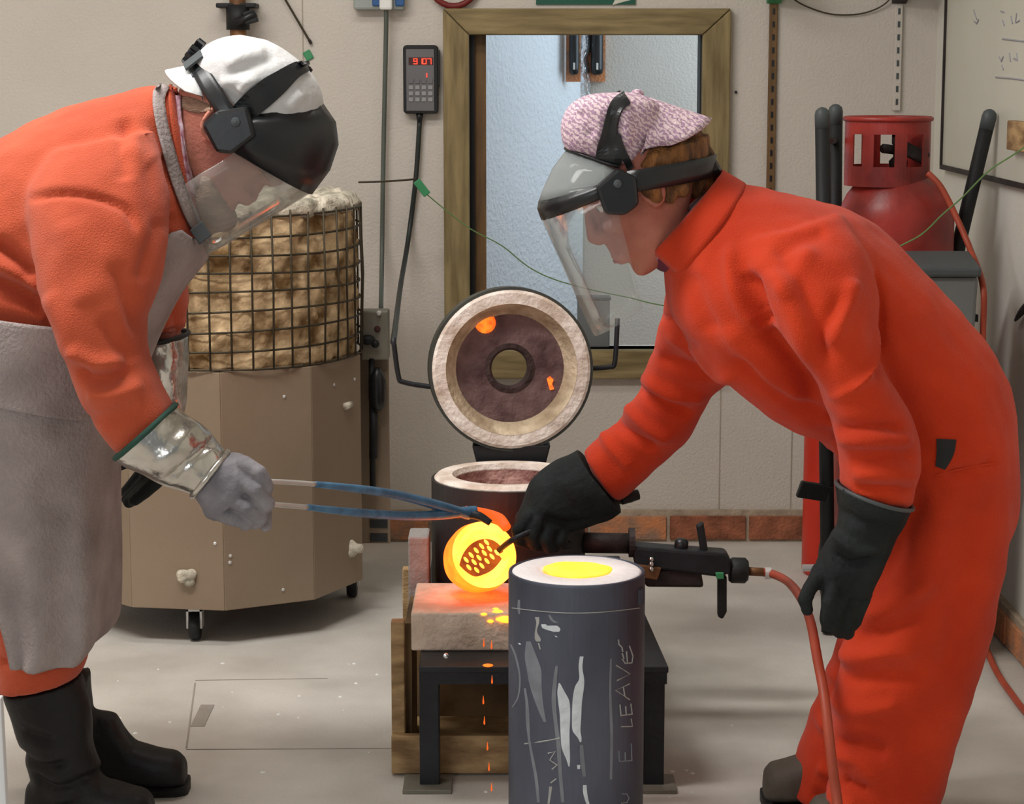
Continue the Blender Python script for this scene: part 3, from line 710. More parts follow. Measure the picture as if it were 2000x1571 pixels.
# castors
for px, py, z in ((382, 1250, 0), (688, 1166, 0), (140, 1170, 0)):
    p = Q(px, py, 0); p.y += .0
    t2 = obj('castor_fork', G().join(box(p.x-.018, p.x-.013, p.y-.015, p.y+.02, .03, .075)).join(box(p.x+.013, p.x+.018, p.y-.015, p.y+.02, .03, .075)).join(box(p.x-.018, p.x+.018, p.y-.015, p.y+.02, .070, .078)).join(box(p.x-.006, p.x+.006, p.y-.006, p.y+.006, .075, zb+.01)), 'steel', kt)
    obj('castor_wheel', lathe([(.012, -.012), (.029, -.012), (.033, -.006), (.033, .006), (.029, .012), (.012, .012)], (p.x, p.y, .033), (1, 0, 0), 24), 'rubberblack', t2, smooth=True)
# wool core and wire cage
RB = (P(703, 520, KY).x-KX)
z1 = P(560, 402, KY-RB*.9).z
wg = lathe([(RB*.955, zt), (RB*.97, zt+.1), (RB*.97, z1-.05), (RB*.95, z1-.015), (RB*.8, z1+.0), (RB*.3, z1-.005)], (KX, KY, 0), n=110)
me = fuse(wg, .010, 1); lumps(me, .012, 22); lumps(me, .008, 55, seed=4)
obj('wool_jacket', me, 'wool', kt, smooth=True)
me = fuse(lathe([(RB*.99, z1-.030), (RB*1.0, z1-.004), (RB*.95, z1+.008), (RB*.2, z1+.004)], (KX, KY, 0), n=80), .008, 1); lumps(me, .014, 30, seed=2)
obj('fibre_rim', me, 'woolwhite', kt, smooth=True)
nr = 9
for i in range(nr):
    z = zt+.006+(z1-zt-.03)*i/(nr-1)
    pts = [(KX+RB*math.cos(x)*(1+.006*math.sin(3*x+i)), KY+RB*math.sin(x)*(1+.006*math.sin(3*x+i)), z+.004*math.sin(2*x+i)) for x in [2*math.pi*j/48 for j in range(48)]]
    obj('cage_ring', tube(pts, .0026, 6, closed=True), 'wire', kt, smooth=True)
nvw = 46
for j in range(nvw):
    x = 2*math.pi*(j+.3)/nvw; c, s = math.cos(x), math.sin(x); jj = .004*math.sin(j*1.7)
    obj('cage_wire', tube([(KX+(RB+.003)*c, KY+(RB+.003)*s, zt+.004), (KX+(RB+.005+jj)*c, KY+(RB+.005+jj)*s, (zt+z1)/2), (KX+(RB+.003)*c, KY+(RB+.003)*s, z1-.012)], .0026, 6), 'wire', kt, smooth=True)
# back plate with junction box and strut
py_ = KY+.12
a = P(704, 605, py_); b = P(762, 1062, py_)
obj('back_plate', box(a.x-.12, b.x, py_, py_+.02, max(b.z, .02), P(730, 690, py_).z), 'plate', kt, bevel=.003)
a = P(706, 604, py_); b = P(761, 700, py_)
jb = obj('junction_box', box(a.x, b.x, py_-.035, py_+.02, b.z, a.z), 'jbox', kt, bevel=.004)
for px, py, r_ in ((740, 612, .007), (737, 643, .008)): obj('gland', lathe([(r_, 0), (r_*.7, .008), (.001, .009)], P(px, py, py_-.035), (0, -1, 0), 12), 'steel' if py < 630 else 'maroon', jb)
obj('box_knob', sphere(P(718, 664, py_-.05), .016, 8, (1.2, 1, .8)), 'rubberblack', jb, smooth=True)
obj('box_knob', sphere(P(733, 672, py_-.05), .010, 8), 'rubberblack', jb, smooth=True)
st = obj('strut', tube([P(726, 700, py_-.03), P(728, 960, py_-.03)], .0075, 10), 'rubberblack', kt, smooth=True)
obj('strut_body', lathe([(.010, 0), (.018, .01), (.021, .03), (.021, .075), (.015, .09), (.008, .105)], P(737, 802, py_-.03), n=14), 'blackplastic', st, smooth=True)
obj('strut_sleeve', tube([P(730, 805, py_-.03), P(729, 895, py_-.03)], .0105, 10), 'rubberblack', st, smooth=True)
for py in (1015, 1042):
    a = P(723, py, py_); b = P(757, py+16, py_); obj('vent_slot', box(a.x, b.x, py_-.004, py_+.004, b.z, a.z), 'blackplastic', kt)

# ================================================================== TABLE, CRATE, FURNACE
TY = Q(880, 1545, 0).y
ZT = P(1305, 1303, TY).z
print('table', TY, ZT)
c0 = Q(818, 1303, ZT); c1 = Q(1306, 1303, ZT); c2 = Q(1256, 1190, ZT); dd = (c2-c1); back = 4.62-c1.y
c2 = c1+dd*(back/dd.y); c3 = c0+Vector((dd.x*back/dd.y*.2, back, 0))
tb = thing('steel_table', 'low black steel table with square legs under the fire bricks', 'table', ((c0.x+c1.x)/2, (c0.y+c2.y)/2, 0))
obj('top_plate', prism([c0, c1, c2, c3], (0, 0, -.012)), 'blacksteel', tb, bevel=.002)
obj('front_rail', obox((c0+c1)/2+Vector((0, .012, -.022)), (c1-c0)/2*.99, (0, .006, 0), (0, 0, .012)), 'blacksteel', tb)
for px0, px1, yy in ((819, 858, c0.y+.01), (1258, 1298, c1.y+.01)):
    a = P(px0, 1400, yy); b = P(px1, 1400, yy)
    lg = obj('leg', box(a.x, b.x, yy, yy+.036, .004, ZT-.012), 'blacksteel', tb, bevel=.002)
    obj('foot_plate', box(a.x-.03, b.x+.022, yy-.03, yy+.06, 0, .008), 'jbox', lg, bevel=.001)
for cc in (c2, c3):
    x_ = cc.x-.02 if cc is c2 else cc.x+.02
    lg = obj('leg', box(x_-.018, x_+.018, cc.y-.05, cc.y-.014, .004, ZT-.012), 'blacksteel', tb, bevel=.002)
    obj('foot_plate', box(x_-.03, x_+.03, cc.y-.07, cc.y, 0, .008), 'jbox', lg, bevel=.001)
obj('bolt_head', lathe([(.005, 0), (.0045, .003), (.001, .004)], P(871, 1281, c0.y+.005), (0, -1, 0), 10), 'chrome', tb)
# crate below
cy = c0.y+.10
ct = thing('wooden_crate', 'open wooden crate with plywood back pushed under the steel table', 'crate', (P(900, 1500, cy).x, cy+.2, 0))
L0 = P(764, 1300, cy); z_t = ZT-.016; z_r1 = P(770, 1432, cy).z; z_r0 = P(770, 1506, cy).z
ztp = P(770, 1216, cy).z
R0 = P(1240, 1400, cy).x; pw = P(790, 1300, cy).x-L0.x
obj('post', box(L0.x, L0.x+pw, cy, cy+.03, z_r0, ztp), 'crate', ct, bevel=.002)
obj('post', box(R0-pw, R0, cy, cy+.03, z_r0, z_t), 'crate', ct, bevel=.002)
obj('post', box(L0.x, L0.x+pw, cy+.42, cy+.45, z_r0, ztp), 'crate', ct, bevel=.002)
obj('bottom_rail', box(L0.x, R0, cy-.018, cy, z_r0, z_r1), 'crate', ct, bevel=.002)
obj('end_board', box(L0.x+pw, L0.x+pw+.012, cy+.03, cy+.24, z_r0, ztp-.01), 'ply', ct)
obj('back_board', box(L0.x+pw, R0-pw, cy+.30, cy+.312, z_r0, z_t), 'ply', ct)
obj('base_board', box(L0.x, R0, cy, cy+.45, z_r0, z_r0+.012), 'crate', ct)
for xx in (L0.x+.03, R0-.06): obj('skid', box(xx, xx+.05, cy+.02, cy+.43, 0, z_r0), 'firebrick', ct)
# fire bricks
fz = ZT
f0 = Q(803, 1272, fz)
HB = P(803, 1198, f0.y).z-fz
fx1_ = P(1010, 1230, f0.y).x+.05
fbk = obj('fire_brick', box(f0.x, fx1_, f0.y, f0.y+.235, fz, fz+HB), 'firebrick', bevel=.004)
tag(fbk, 'large pale fire brick slab under the glowing crucible', 'fire brick')
a = P(797, 1048, f0.y+.28); b = P(838, 1130, f0.y+.28)
tag(obj('fire_brick', box(a.x, b.x, f0.y+.275, f0.y+.36, fz, a.z), 'greybrick', bevel=.004), 'grey upright fire brick beside the furnace shell', 'fire brick')

FYc = f0.y+.245+.16; FR = .155
FX = P(993, 930, FYc).x; FZ = P(993, 931, FYc).z
print('furnace', FX, FYc, FZ)
ft = thing('melting_furnace', 'small round melting furnace with white lining and open lid', 'furnace', (FX, FYc, fz))
obj('shell', lathe_closed([(FR, fz), (FR, FZ-.002), (FR-.008, FZ-.002), (FR-.008, fz)], (FX, FYc, 0), n=56), 'furnshell', ft, smooth=False)
obj('lining', lathe_closed([(FR-.008, fz+.005), (FR-.006, FZ), (FR-.012, FZ+.006), (FR*.73, FZ+.006), (FR*.70, FZ-.004), (FR*.70, fz+.04), (.002, fz+.04), (.002, fz+.005)], (FX, FYc, 0), n=56), 'refr', ft)
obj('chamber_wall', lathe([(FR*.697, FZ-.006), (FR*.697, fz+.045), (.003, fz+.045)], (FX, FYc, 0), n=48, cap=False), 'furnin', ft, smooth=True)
# lid: stands on its hinge behind the body
LY = FYc+FR+.035
lc = P(999, 722, LY); LR = (P(1160, 722, LY).x-P(838, 722, LY).x)/2
ax = Vector((.10, -.99, .06)).normalized(); lx, lz = frame(ax)
T = .062
lid = obj('lid_shell', lathe_closed([(LR, -T), (LR, .0), (LR-.006, .0), (LR-.006, -T)], lc, ax, 64), 'lidshell', ft)
HR = .0385
obj('lid_ring', lathe_closed([(LR-.006, -T+.004), (LR-.006, .002), (LR-.012, .005), (LR*.80, .004), (LR*.78, -.004), (LR*.70, -.024), (LR*.67, -.03), (LR*.66, -T+.004)], lc, ax, 64), 'refr', lid)
obj('lid_step', lathe_closed([(LR*.80, .0046), (LR*.775, -.003), (LR*.69, -.026), (LR*.665, -.030), (LR*.66, -.034), (LR*.82, -.01)], lc, ax, 64), 'refr_in', lid)
obj('lid_heart', lathe_closed([(LR*.672, -T+.004), (LR*.672, -.032), (HR*1.35, -.034), (HR*1.35, -T+.004)], lc, ax, 64), 'lidback', lid)
obj('vent_ring', lathe_closed([(HR*1.36, -T), (HR*1.36, -.033), (HR*1.12, -.031), (HR, -.036), (HR, -T)], lc, ax, 48), 'lidring', lid)
def onlid(px, py, h):
    r = ray(px, py); t_ = ((lc+ax*h)-CAM).dot(ax)/r.dot(ax); return CAM+r*t_
p = onlid(948, 631, -.031)
obj('glow_spot', lathe([(.0225, -.004), (.0215, .001), (.016, .003), (.001, .004)], p, ax, 24), 'glow_red', lid, smooth=True)  # two small emissive orange spots set on the lid face
p = onlid(1075, 745, -.031)
obj('glow_spot', prism([onlid(x, y, -.033) for x, y in ((1068, 740), (1074, 735), (1081, 742), (1078, 750), (1082, 760), (1074, 762), (1071, 752))], ax*.003), 'glow_red', lid)
# lid handles
h0 = onlid(836, 755, -.03); h1 = onlid(778, 745, -.03); h2 = onlid(768, 660, -.03)
obj('lid_handle', tube([h0+Vector((.02, 0, 0)), h0, h1+Vector((.012, 0, -.002)), h1+Vector((0, 0, .012)), h2], .0055, 10, 4), 'blacksteel', lid, smooth=True)
h0 = onlid(1150, 720, -.03); h1 = onlid(1201, 717, -.03); h2 = onlid(1206, 622, -.03)
obj('lid_handle', tube([h0-Vector((.02, 0, 0)), h0, h1+Vector((-.012, 0, 0)), h1+Vector((0, 0, .012)), h2], .0055, 10, 4), 'blacksteel', lid, smooth=True)
a = P(922, 868, LY+.005); b = P(1075, 896, LY+.005)
obj('hinge_bracket', prism([Vector((a.x, LY-.01, a.z)), Vector((b.x, LY-.01, a.z)), Vector((b.x-.015, LY-.01, FZ-.03)), Vector((a.x+.015, LY-.01, FZ-.03))], (0, .05, 0)), 'blackplastic', ft, bevel=.003)

# burner on the furnace side
bd = FYc-.03
bt = thing('gas_burner', 'black gas burner with levers plugged into the side of the furnace', 'burner', P(1290, 1100, bd))
obj('flame_tube', tube([P(1128, 1060, bd), P(1240, 1062, bd)], .021, 16), 'darkmetal', bt, smooth=True)
obj('tube_flange', lathe([(.018, -.006), (.03, -.006), (.03, .006), (.018, .006)], P(1234, 1060, bd), (1, 0, 0), 20), 'darkmetal', bt)
obj('mixer_body', prism([P(1236, 1068, bd-.028), P(1310, 1074, bd-.028), P(1420, 1082, bd-.028), P(1428, 1096, bd-.028), P(1428, 1122, bd-.028), P(1400, 1128, bd-.028), P(1240, 1108, bd-.028)], (0, .056, 0)), 'blacksteel', bt, bevel=.006)
obj('lower_body', prism([P(1250, 1112, bd-.022), P(1370, 1118, bd-.022), P(1375, 1149, bd-.022), P(1262, 1148, bd-.022)], (0, .044, 0)), 'darkmetal', bt, bevel=.006)
obj('clamp_bar', prism([P(1244, 1103, bd-.034), P(1292, 1110, bd-.034), P(1284, 1134, bd-.034), P(1246, 1128, bd-.034)], (0, .012, 0)), 'copper', bt, bevel=.002)
for y_ in (1093, 1102, 1112): obj('clamp_ball', sphere(P(1272, y_, bd-.036), .0055, 8), 'chrome', bt, smooth=True)
obj('port_cap', lathe([(.014, -.012), (.014, .012), (.010, .018), (.002, .019)], P(1330, 1070, bd), (.1, 0, 1), 16), 'blackplastic', bt, smooth=True)
obj('air_lever', prism([P(1360, 1028, bd-.01), P(1374, 1020, bd-.01), P(1384, 1082, bd-.01), P(1370, 1086, bd-.01)], (0, .02, 0)), 'rubberblack', bt, bevel=.004)
obj('gas_lever', prism([P(1402, 1128, bd-.01), P(1420, 1126, bd-.01), P(1420, 1196, bd-.01), P(1412, 1211, bd-.01), P(1402, 1206, bd-.01)], (0, .02, 0)), 'rubberblack', bt, bevel=.004)
obj('blue_tap', prism([P(1397, 1119, bd-.032), P(1414, 1119, bd-.032), P(1414, 1132, bd-.032), P(1400, 1132, bd-.032)], (0, .01, 0)), 'green', bt, bevel=.002)
obj('inlet_collar', lathe([(.022, 0), (.026, .006), (.026, .032), (.020, .038)], P(1424, 1114, bd), (1, 0, -.03), 18), 'rubberblack', bt, smooth=True)
obj('hose_tail', tube([P(1458, 1116, bd), P(1490, 1118, bd)], .009, 12), 'copper', bt, smooth=True)
obj('hose_clip', lathe([(.010, -.006), (.012, -.006), (.012, .006), (.010, .006)], P(1500, 1120, bd), (1, 0, 0), 14), 'steel', bt)
pts = [P(1480, 1117, bd), P(1510, 1122, bd-.01), P(1540, 1138, bd-.12), P(1565, 1170, 3.78), P(1583, 1215, 3.62), P(1597, 1290, 3.48), P(1609, 1354, 3.41), P(1619, 1438, 3.36), P(1626, 1500, 3.345), P(1636, 1571, 3.33), Q(1650, 1690, .05), Q(1670, 1760, .010), Q(1760, 1800, .010)]
tag(obj('burner_hose', tube(pts, .0085, 10, 6), 'hose', smooth=True), 'orange rubber hose curving from the burner down past the gloved hand', 'hose')

# ================================================================== FLASK
SY = 3.53
SX = P(1126.5, 1113, SY).x; SR = (P(1260, 1113, SY).x-P(993, 1113, SY).x)/2; SZ = P(1126, 1113, SY).z
print('flask', SX, SR, SZ)
st_ = thing('casting_flask', 'tall dark steel casting flask filled with white plaster and glowing metal', 'casting flask', (SX, SY, 0))
obj('tube_wall', lathe_closed([(SR, 0), (SR, SZ-.004), (SR-.001, SZ-.001), (SR-.004, SZ), (SR-.006, SZ-.002), (SR-.006, 0)], (SX, SY, 0), n=72), 'flask', st_, smooth=False)
MR = SR*.49
obj('plaster', lathe([(SR-.006, .003), (SR-.0055, SZ-.003), (SR*.9, SZ), (MR*1.05, SZ-.001), (MR, SZ-.004), (MR*.98, SZ-.016), (.002, SZ-.016)], (SX, SY, 0), n=72), 'invest', st_, smooth=True)
# pool: slightly off-centre and uneven edge
g = G(); ring = []
for j in range(48):
    an = 2*math.pi*j/48; r_ = MR*(1+.04*math.sin(3*an+1)+.03*math.sin(7*an)); ring.append(Vector((SX+r_*math.cos(an), SY+r_*math.sin(an)*.98, SZ-.0005)))
obj('molten_pool', prism(ring, (0, 0, .0018)), 'hot_metal', st_)
def oncyl(px, py, off=.0004):
    r = ray(px, py); o = CAM-Vector((SX, SY, 0)); R_ = SR+off
    A = r.x**2+r.y**2; B = 2*(o.x*r.x+o.y*r.y); C = o.x**2+o.y**2-R_*R_; D = B*B-4*A*C
    if D < 0: return None
    return CAM+r*((-B-math.sqrt(D))/(2*A))
def cr(x, y): return 980+x/3.563, 1130+y/3.563
def slip(pts, m='chalk', nm='slip_run', k=4):
    a = catmull([(*cr(x, y), w/3.563/2) for x, y, w in pts], k); rows = []
    for x, y, h in a:
        row = [oncyl(x+h*s, y) for s in (-1, -.33, .33, 1)]
        if all(p is not None for p in row): rows.append(row)
    if len(rows) > 1: obj(nm, sheet(rows, -.0005), m, st_)
def mark(pts, r=.0013, m='chalkmark'):
    q = [oncyl(*cr(x, y), .0002) for x, y in pts]; obj('chalk_stroke', tube(q, r, 6), m, st_)
slip([(400, 730, 8), (412, 790, 50), (432, 860, 78), (440, 960, 72), (440, 1080, 62), (445, 1180, 56), (462, 1260, 26), (468, 1310, 8)])
slip([(556, 545, 26), (548, 620, 26), (556, 700, 34), (540, 760, 64), (525, 860, 66), (520, 980, 64), (520, 1060, 54), (542, 1110, 26), (548, 1140, 10)], 'chalk')
slip([(578, 1440, 24), (580, 1490, 28), (590, 1540, 24), (606, 1590, 20), (615, 1640, 18)])
slip([(535, 1300, 22), (535, 1328, 18)]); slip([(340, 330, 90), (352, 352, 110), (380, 372, 40)], 'chalk'); slip([(290, 320, 30), (305, 345, 46), (325, 360, 16)])
slip([(245, 270, 30), (250, 310, 20), (238, 370, 14), (250, 420, 40), (255, 440, 26)], 'chalkmark'); slip([(255, 450, 10), (268, 495, 8)], 'chalkmark')
slip([(120, 150, 14), (118, 200, 20), (122, 250, 10)], 'chalkfaint'); slip([(118, 450, 12), (128, 462, 10)])
slip([(185, 440, 30), (200, 540, 80), (225, 640, 100), (235, 740, 84), (255, 840, 60), (275, 920, 40), (300, 1000, 20)], 'chalkfaint')
slip([(160, 765, 14), (175, 870, 20), (180, 980, 26), (190, 1120, 16), (215, 1260, 20), (240, 1400, 22), (255, 1560, 20)], 'chalkfaint')
slip([(382, 610, 16), (372, 700, 26), (362, 850, 30), (375, 1000, 26), (395, 1160, 30), (405, 1330, 26), (425, 1560, 24)], 'chalkfaint')
slip([(60, 460, 10), (95, 540, 14), (125, 680, 12), (115, 820, 10), (70, 900, 8)], 'chalkfaint'); slip([(340, 1450, 22), (335, 1500, 18), (325, 1570, 14)], 'chalkmark')
slip([(555, 1160, 22), (560, 1260, 30), (575, 1380, 22)], 'chalkfaint')
slip([(760, 560, 12), (755, 800, 16), (765, 1100, 20), (760, 1400, 16)], 'chalkfaint'); slip([(330, 255, 16), (350, 290, 22), (380, 310, 30)], 'chalkfaint'); slip([(370, 400, 10), (384, 410, 8)])
# weld line and vertical chalk words
q = [oncyl(1000+i*5.2, 1188+10*math.sin(math.pi*i/48), .0001) for i in range(49)]
obj('weld_line', tube([p for p in q if p], .0008, 6), 'chalkmark', st_)
for s in ([(830, 1032), (908, 1030), (900, 978)],                                        # L
          [(826, 955), (908, 945)], [(830, 955), (822, 878)], [(866, 950), (862, 890)], [(907, 945), (897, 872)],   # E
          [(890, 845), (790, 778), (888, 735)], [(856, 822), (846, 752)],                # A
          [(795, 605), (892, 665), (800, 712)],                                          # V
          [(838, 560), (858, 592), (905, 588), (912, 540), (888, 470)], [(874, 585), (868, 508)], [(850, 560), (838, 520)],   # E
          [(812, 425), (816, 460), (836, 480), (842, 510)]):                             # S
    mark(s)
for s in ([(818, 1275), (905, 1268)], [(818, 1275), (815, 1200)], [(860, 1270), (858, 1210)], [(905, 1268), (900, 1150)],
          [(835, 1500), (870, 1500), (885, 1530), (870, 1560), (830, 1565)]):
    mark(s, .0012, 'chalkfaint')
for s in ([(160, 1152), (280, 1136), (405, 1112)], [(322, 1218), (372, 1205), (335, 1265), (385, 1300), (350, 1330)], [(380, 1395), (340, 1425)]): mark(s)
obj('side_lug', obox(oncyl(1252, 1165), (.006, .004, 0), (0, .008, 0), (0, 0, .014)), 'flask', st_, bevel=.003)

# ================================================================== CRUCIBLE, SKIMMER, TONGS
ZB = fz+HB
cb_ = Q(935, 1166, ZB); CY = cb_.y
ca = Vector((.33, -.86, .38)).normalized()
cm = P(946, 1084, CY-.035)                 # centre of the mouth
CR = .064; CL = .105
print('crucible', CY, cm)
ct_ = thing('crucible', 'glowing yellow-orange crucible tipped on the fire brick', 'crucible', cb_)
body = obj('pot', lathe([(CR*.62, -CL), (CR*.75, -CL*.95), (CR*.97, -CL*.55), (CR*1.03, -CL*.25), (CR*.99, -.004), (CR*.97, 0), (CR*.86, 0), (CR*.835, -.006), (CR*.835, -CL*.5), (CR*.62, -CL*.82), (.002, -CL*.88)], cm, ca, 56, cap=True), 'hot_out', ct_, smooth=True)
obj('inside', lathe([(CR*.985, .0005), (CR*.85, .0008), (CR*.82, -.004), (CR*.82, -CL*.5), (CR*.6, -CL*.8), (.001, -CL*.85)], cm, ca, 56, cap=False), 'hot_in', ct_, smooth=True)
u_, v_ = frame(ca)
def onpl(px, py, h):
    r = ray(px, py); return CAM+r*(((cm+ca*h)-CAM).dot(ca)/r.dot(ca))
obj('spout_lip', tube([onpl(980, 1090, .002), onpl(993, 1079, .006), onpl(1001, 1073, .008)], [.008, .006, .004], 10), 'hot_in', ct_, smooth=True)
# skimmer: perforated disc made from a filled curve
def px4(x, y): return 840+x/7.856, 980+y/7.856
cu = bpy.data.curves.new('skimmer_disc', 'CURVE'); cu.dimensions = '2D'; cu.fill_mode = 'BOTH'; cu.extrude = .0012
sn = (ca+Vector((.18, .0, .12))).normalized(); su, sv = frame(sn)
so = onpl(941, 1086, -.020)
def onsk(px, py):
    r = ray(px, py); p = CAM+r*((so-CAM).dot(sn)/r.dot(sn)); d = p-so; return d.dot(su), d.dot(sv)
def spl(pts):
    s = cu.splines.new('POLY'); s.points.add(len(pts)-1); s.use_cyclic_u = True
    for p, q in zip(s.points, pts): p.co = (q[0], q[1], 0, 1)
out = [(450, 975), (500, 820), (590, 690), (700, 610), (820, 577), (940, 590), (1040, 650), (1110, 740), (1110, 850), (1040, 960), (940, 1060), (820, 1120), (690, 1150), (560, 1080)]
spl([onsk(*px4(*q)) for q in catmull(out+[out[0]], 4)[:-1]])
for hx, hy in ((865, 625), (790, 685), (912, 725), (1025, 785), (708, 750), (832, 790), (950, 845), (630, 822), (750, 862), (872, 912), (553, 895), (675, 930), (793, 985), (595, 1010), (715, 1052)):
    spl([onsk(*px4(hx+42*math.cos(a_)+14*math.sin(a_), hy+46*math.sin(a_)+14*math.cos(a_))) for a_ in [2*math.pi*i/14 for i in range(14)]])
tmp = bpy.data.objects.new('tmp', cu); COL.objects.link(tmp); dg = bpy.context.evaluated_depsgraph_get(); dg.update()
me = bpy.data.meshes.new_from_object(tmp.evaluated_get(dg)); bpy.data.objects.remove(tmp)
me.transform(Matrix((su.to_4d()[:3]+(0,), sv.to_4d()[:3]+(0,), sn.to_4d()[:3]+(0,), (0, 0, 0, 1))).transposed() if False else Matrix.Translation(so) @ Matrix(((su.x, sv.x, sn.x, 0), (su.y, sv.y, sn.y, 0), (su.z, sv.z, sn.z, 0), (0, 0, 0, 1))))
HY = 3.98
sk = thing('skimmer', 'perforated skimming ladle dipped into the glowing crucible', 'skimmer', so)
obj('perforated_disc', me, 'hot_skim', sk)
k0 = onpl(975, 1075, -.012); k1 = P(1010, 1050, HY-.06); k2 = P(1100, 1015, HY-.015); k3 = P(1235, 972, HY+.05)
obj('handle', tube([k0, k1, k2, k3], .0055, 10, 5), 'blacksteel', sk, smooth=True)
obj('grip_end', tube([P(1212, 978, HY+.04), P(1228, 971, HY+.045), P(1247, 966, HY+.05)], [.009, .012, .010], 12, 4), 'rubberblack', sk, smooth=True)
# spilled metal on the brick edge and falling drops
for i, (x, y, s) in enumerate(((972, 1198, .007), (986, 1210, .009), (976, 1210, .005), (945, 1200, .004), (958, 1214, .004), (968, 1190, .004), (990, 1213, .006))):
    p = Q(x, min(y, 1196), ZB) if y < 1200 else P(x, y, f0.y-.002)
    tag(obj('metal_splash', sphere(p, s, 7, (1.5, .7, .7)), 'hot_metal', smooth=True), 'bright bead of spilled metal on the edge of the fire brick', 'metal bead', 'metal beads on the fire brick')
p = P(953, 1300, c0.y-.006)
tag(obj('metal_splash', sphere(p, .006, 7, (1.6, .7, .5)), 'glow_red', smooth=True), 'orange bead of metal caught on the front rail of the steel table', 'metal bead')
for (x, y) in ((945, 1258), (960, 1262), (961, 1330), (944, 1370), (946, 1410), (952, 1460), (955, 1500), (960, 1540)):
    p = P(x, y, c0.y-.03)
    tag(obj('metal_drop', lathe([(.0003, .010), (.0009, .004), (.0016, -.002), (.0012, -.005), (.0002, -.006)], p, n=8), 'hot_orange', smooth=True), 'tiny glowing metal drop falling in front of the steel table', 'metal drop', 'falling metal drops')
# tongs
HD = 3.36
tg = thing('tongs', 'long blue-painted tongs with bare steel handle ends gripping the crucible', 'tongs', P(900, 1002, CY-.04))
jd = CY-.035
def tl(pts): return [P(x, y, HD+(jd-HD)*max(0, min(1, (x-500)/(915-500)))) for x, y in pts]
rod1 = tl([(430, 932), (470, 936), (512, 940), (560, 942), (615, 946), (690, 954), (760, 964), (820, 978), (870, 992), (915, 1006)])
rod2 = tl([(450, 975), (500, 982), (540, 986), (600, 991), (660, 998), (740, 1005), (800, 1008), (860, 1006), (905, 1000), (930, 998)])
for rod, cut in ((rod1, 5), (rod2, 4)):
    h = obj('handle_end', tube(rod[:cut], .0042, 10, 5), 'steel', tg, smooth=True)
    obj('arm', tube(rod[cut-1:], [.0052, .0075, .0085, .0095, .0095], 10, 5), 'blue', tg, smooth=True)
obj('pivot', lathe([(.008, -.014), (.009, -.012), (.009, .012), (.008, .014)], P(895, 1002, jd), (0, 1, 0), 14), 'blacksteel', tg, smooth=True)
obj('jaw', tube([P(905, 1003, jd), P(935, 1008, jd-.01), P(958, 1022, jd-.015)], [.009, .008, .006], 10, 5), 'blacksteel', tg, smooth=True)
obj('jaw', tube([P(910, 998, jd), P(945, 1003, jd+.03), P(975, 1015, jd+.035), P(990, 1032, jd+.02)], [.009, .010, .012, .009], 10, 5), 'hot_orange', tg, smooth=True)
# ================================================================== PEOPLE
def head_space(px, py, d, pitch, face, k):
    O = P(px, py, d); c, s = math.cos(pitch), math.sin(pitch)
    F = Vector((face*c, 0, -s)); U = Vector((face*s, 0, c))
    return lambda f, sd, u: O+F*(f*k)+U*(u*k)+Vector((0, sd*k, 0))
def head_geo(H, female=False):
    lv = [(-.121, .086, .040, .020), (-.113, .098, .016, .034), (-.100, .100, -.002, .045), (-.086, .097, -.020, .053), (-.073, .103, -.035, .058), (-.060, .105, -.050, .061), (-.048, .102, -.064, .064),
          (-.03, .104, -.078, .068), (-.01, .100, -.088, .072), (.015, .092, -.095, .0745), (.035, .098, -.098, .076), (.05, .104, -.099, .077), (.075, .100, -.096, .076), (.098, .085, -.086, .069), (.116, .06, -.066, .054), (.128, .025, -.035, .03)]
    a = catmull(lv, 3); rings = []; n = 36
    for u, fr_, bk, hw in a:
        c = (fr_+bk)/2; h = (fr_-bk)/2; ring = []
        for j in range(n):
            th = 2*math.pi*j/n; cs, sn = math.cos(th), math.sin(th)
            ring.append(H(c+h*math.copysign(abs(cs)**(2/2.2), cs), hw*math.copysign(abs(sn)**(2/2.2), sn), u))
        rings.append(ring)
    g = rings_mesh(rings)
    # nose, brow, lips, cheeks
    g.join(chain([(H(.098, 0, .030), .009), (H(.112, 0, .005), .010), (H(.122, 0, -.016), .0115), (H(.117, 0, -.026), .010)]))
    for s in (-1, 1):
        g.join(sphere(H(.108, s*.011, -.024), .0095, 7))
        g.join(chain([(H(.100, s*.008, .043), .009), (H(.095, s*.04, .046), .010), (H(.078, s*.058, .040), .008)]))
        g.join(sphere(H(.078, s*.04, -.015), .022, 8)); g.join(sphere(H(.086, s*.02, -.105), .014, 7))
        # ear: rim and bowl
        e = [H(-.004+.018*math.cos(t), s*(.080+.010*max(0, -math.cos(t))), .004+.031*math.sin(t)) for t in [2*math.pi*i/14 for i in range(14)]]
        g.join(tube(e, .0055, 8, closed=True)); g.join(sphere(H(-.002, s*.076, .004), .018, 8, (.9, .45, 1.3)))
        g.join(sphere(H(.004, s*.078, -.026), .009, 7))
    g.join(sphere(H(.099, 0, -.045), .014, 8, (1, 1.4, 1.2)))
    g.join(chain([(H(.104, -.022, -.066), .006), (H(.110, 0, -.064), .0085), (H(.104, .022, -.066), .006)]))
    g.join(chain([(H(.101, -.018, -.077), .006), (H(.107, 0, -.077), .008), (H(.101, .018, -.077), .006)]))
    return g
def eyes(H, k, root):
    for s in (-1, 1):
        e = obj('eye', sphere(H(.077, s*.031, .020), .0115*k, 10), 'eye', root, smooth=True)
        obj('iris', sphere(H(.0845, s*.031, .019), .0055*k, 8), 'iris', e, smooth=True)

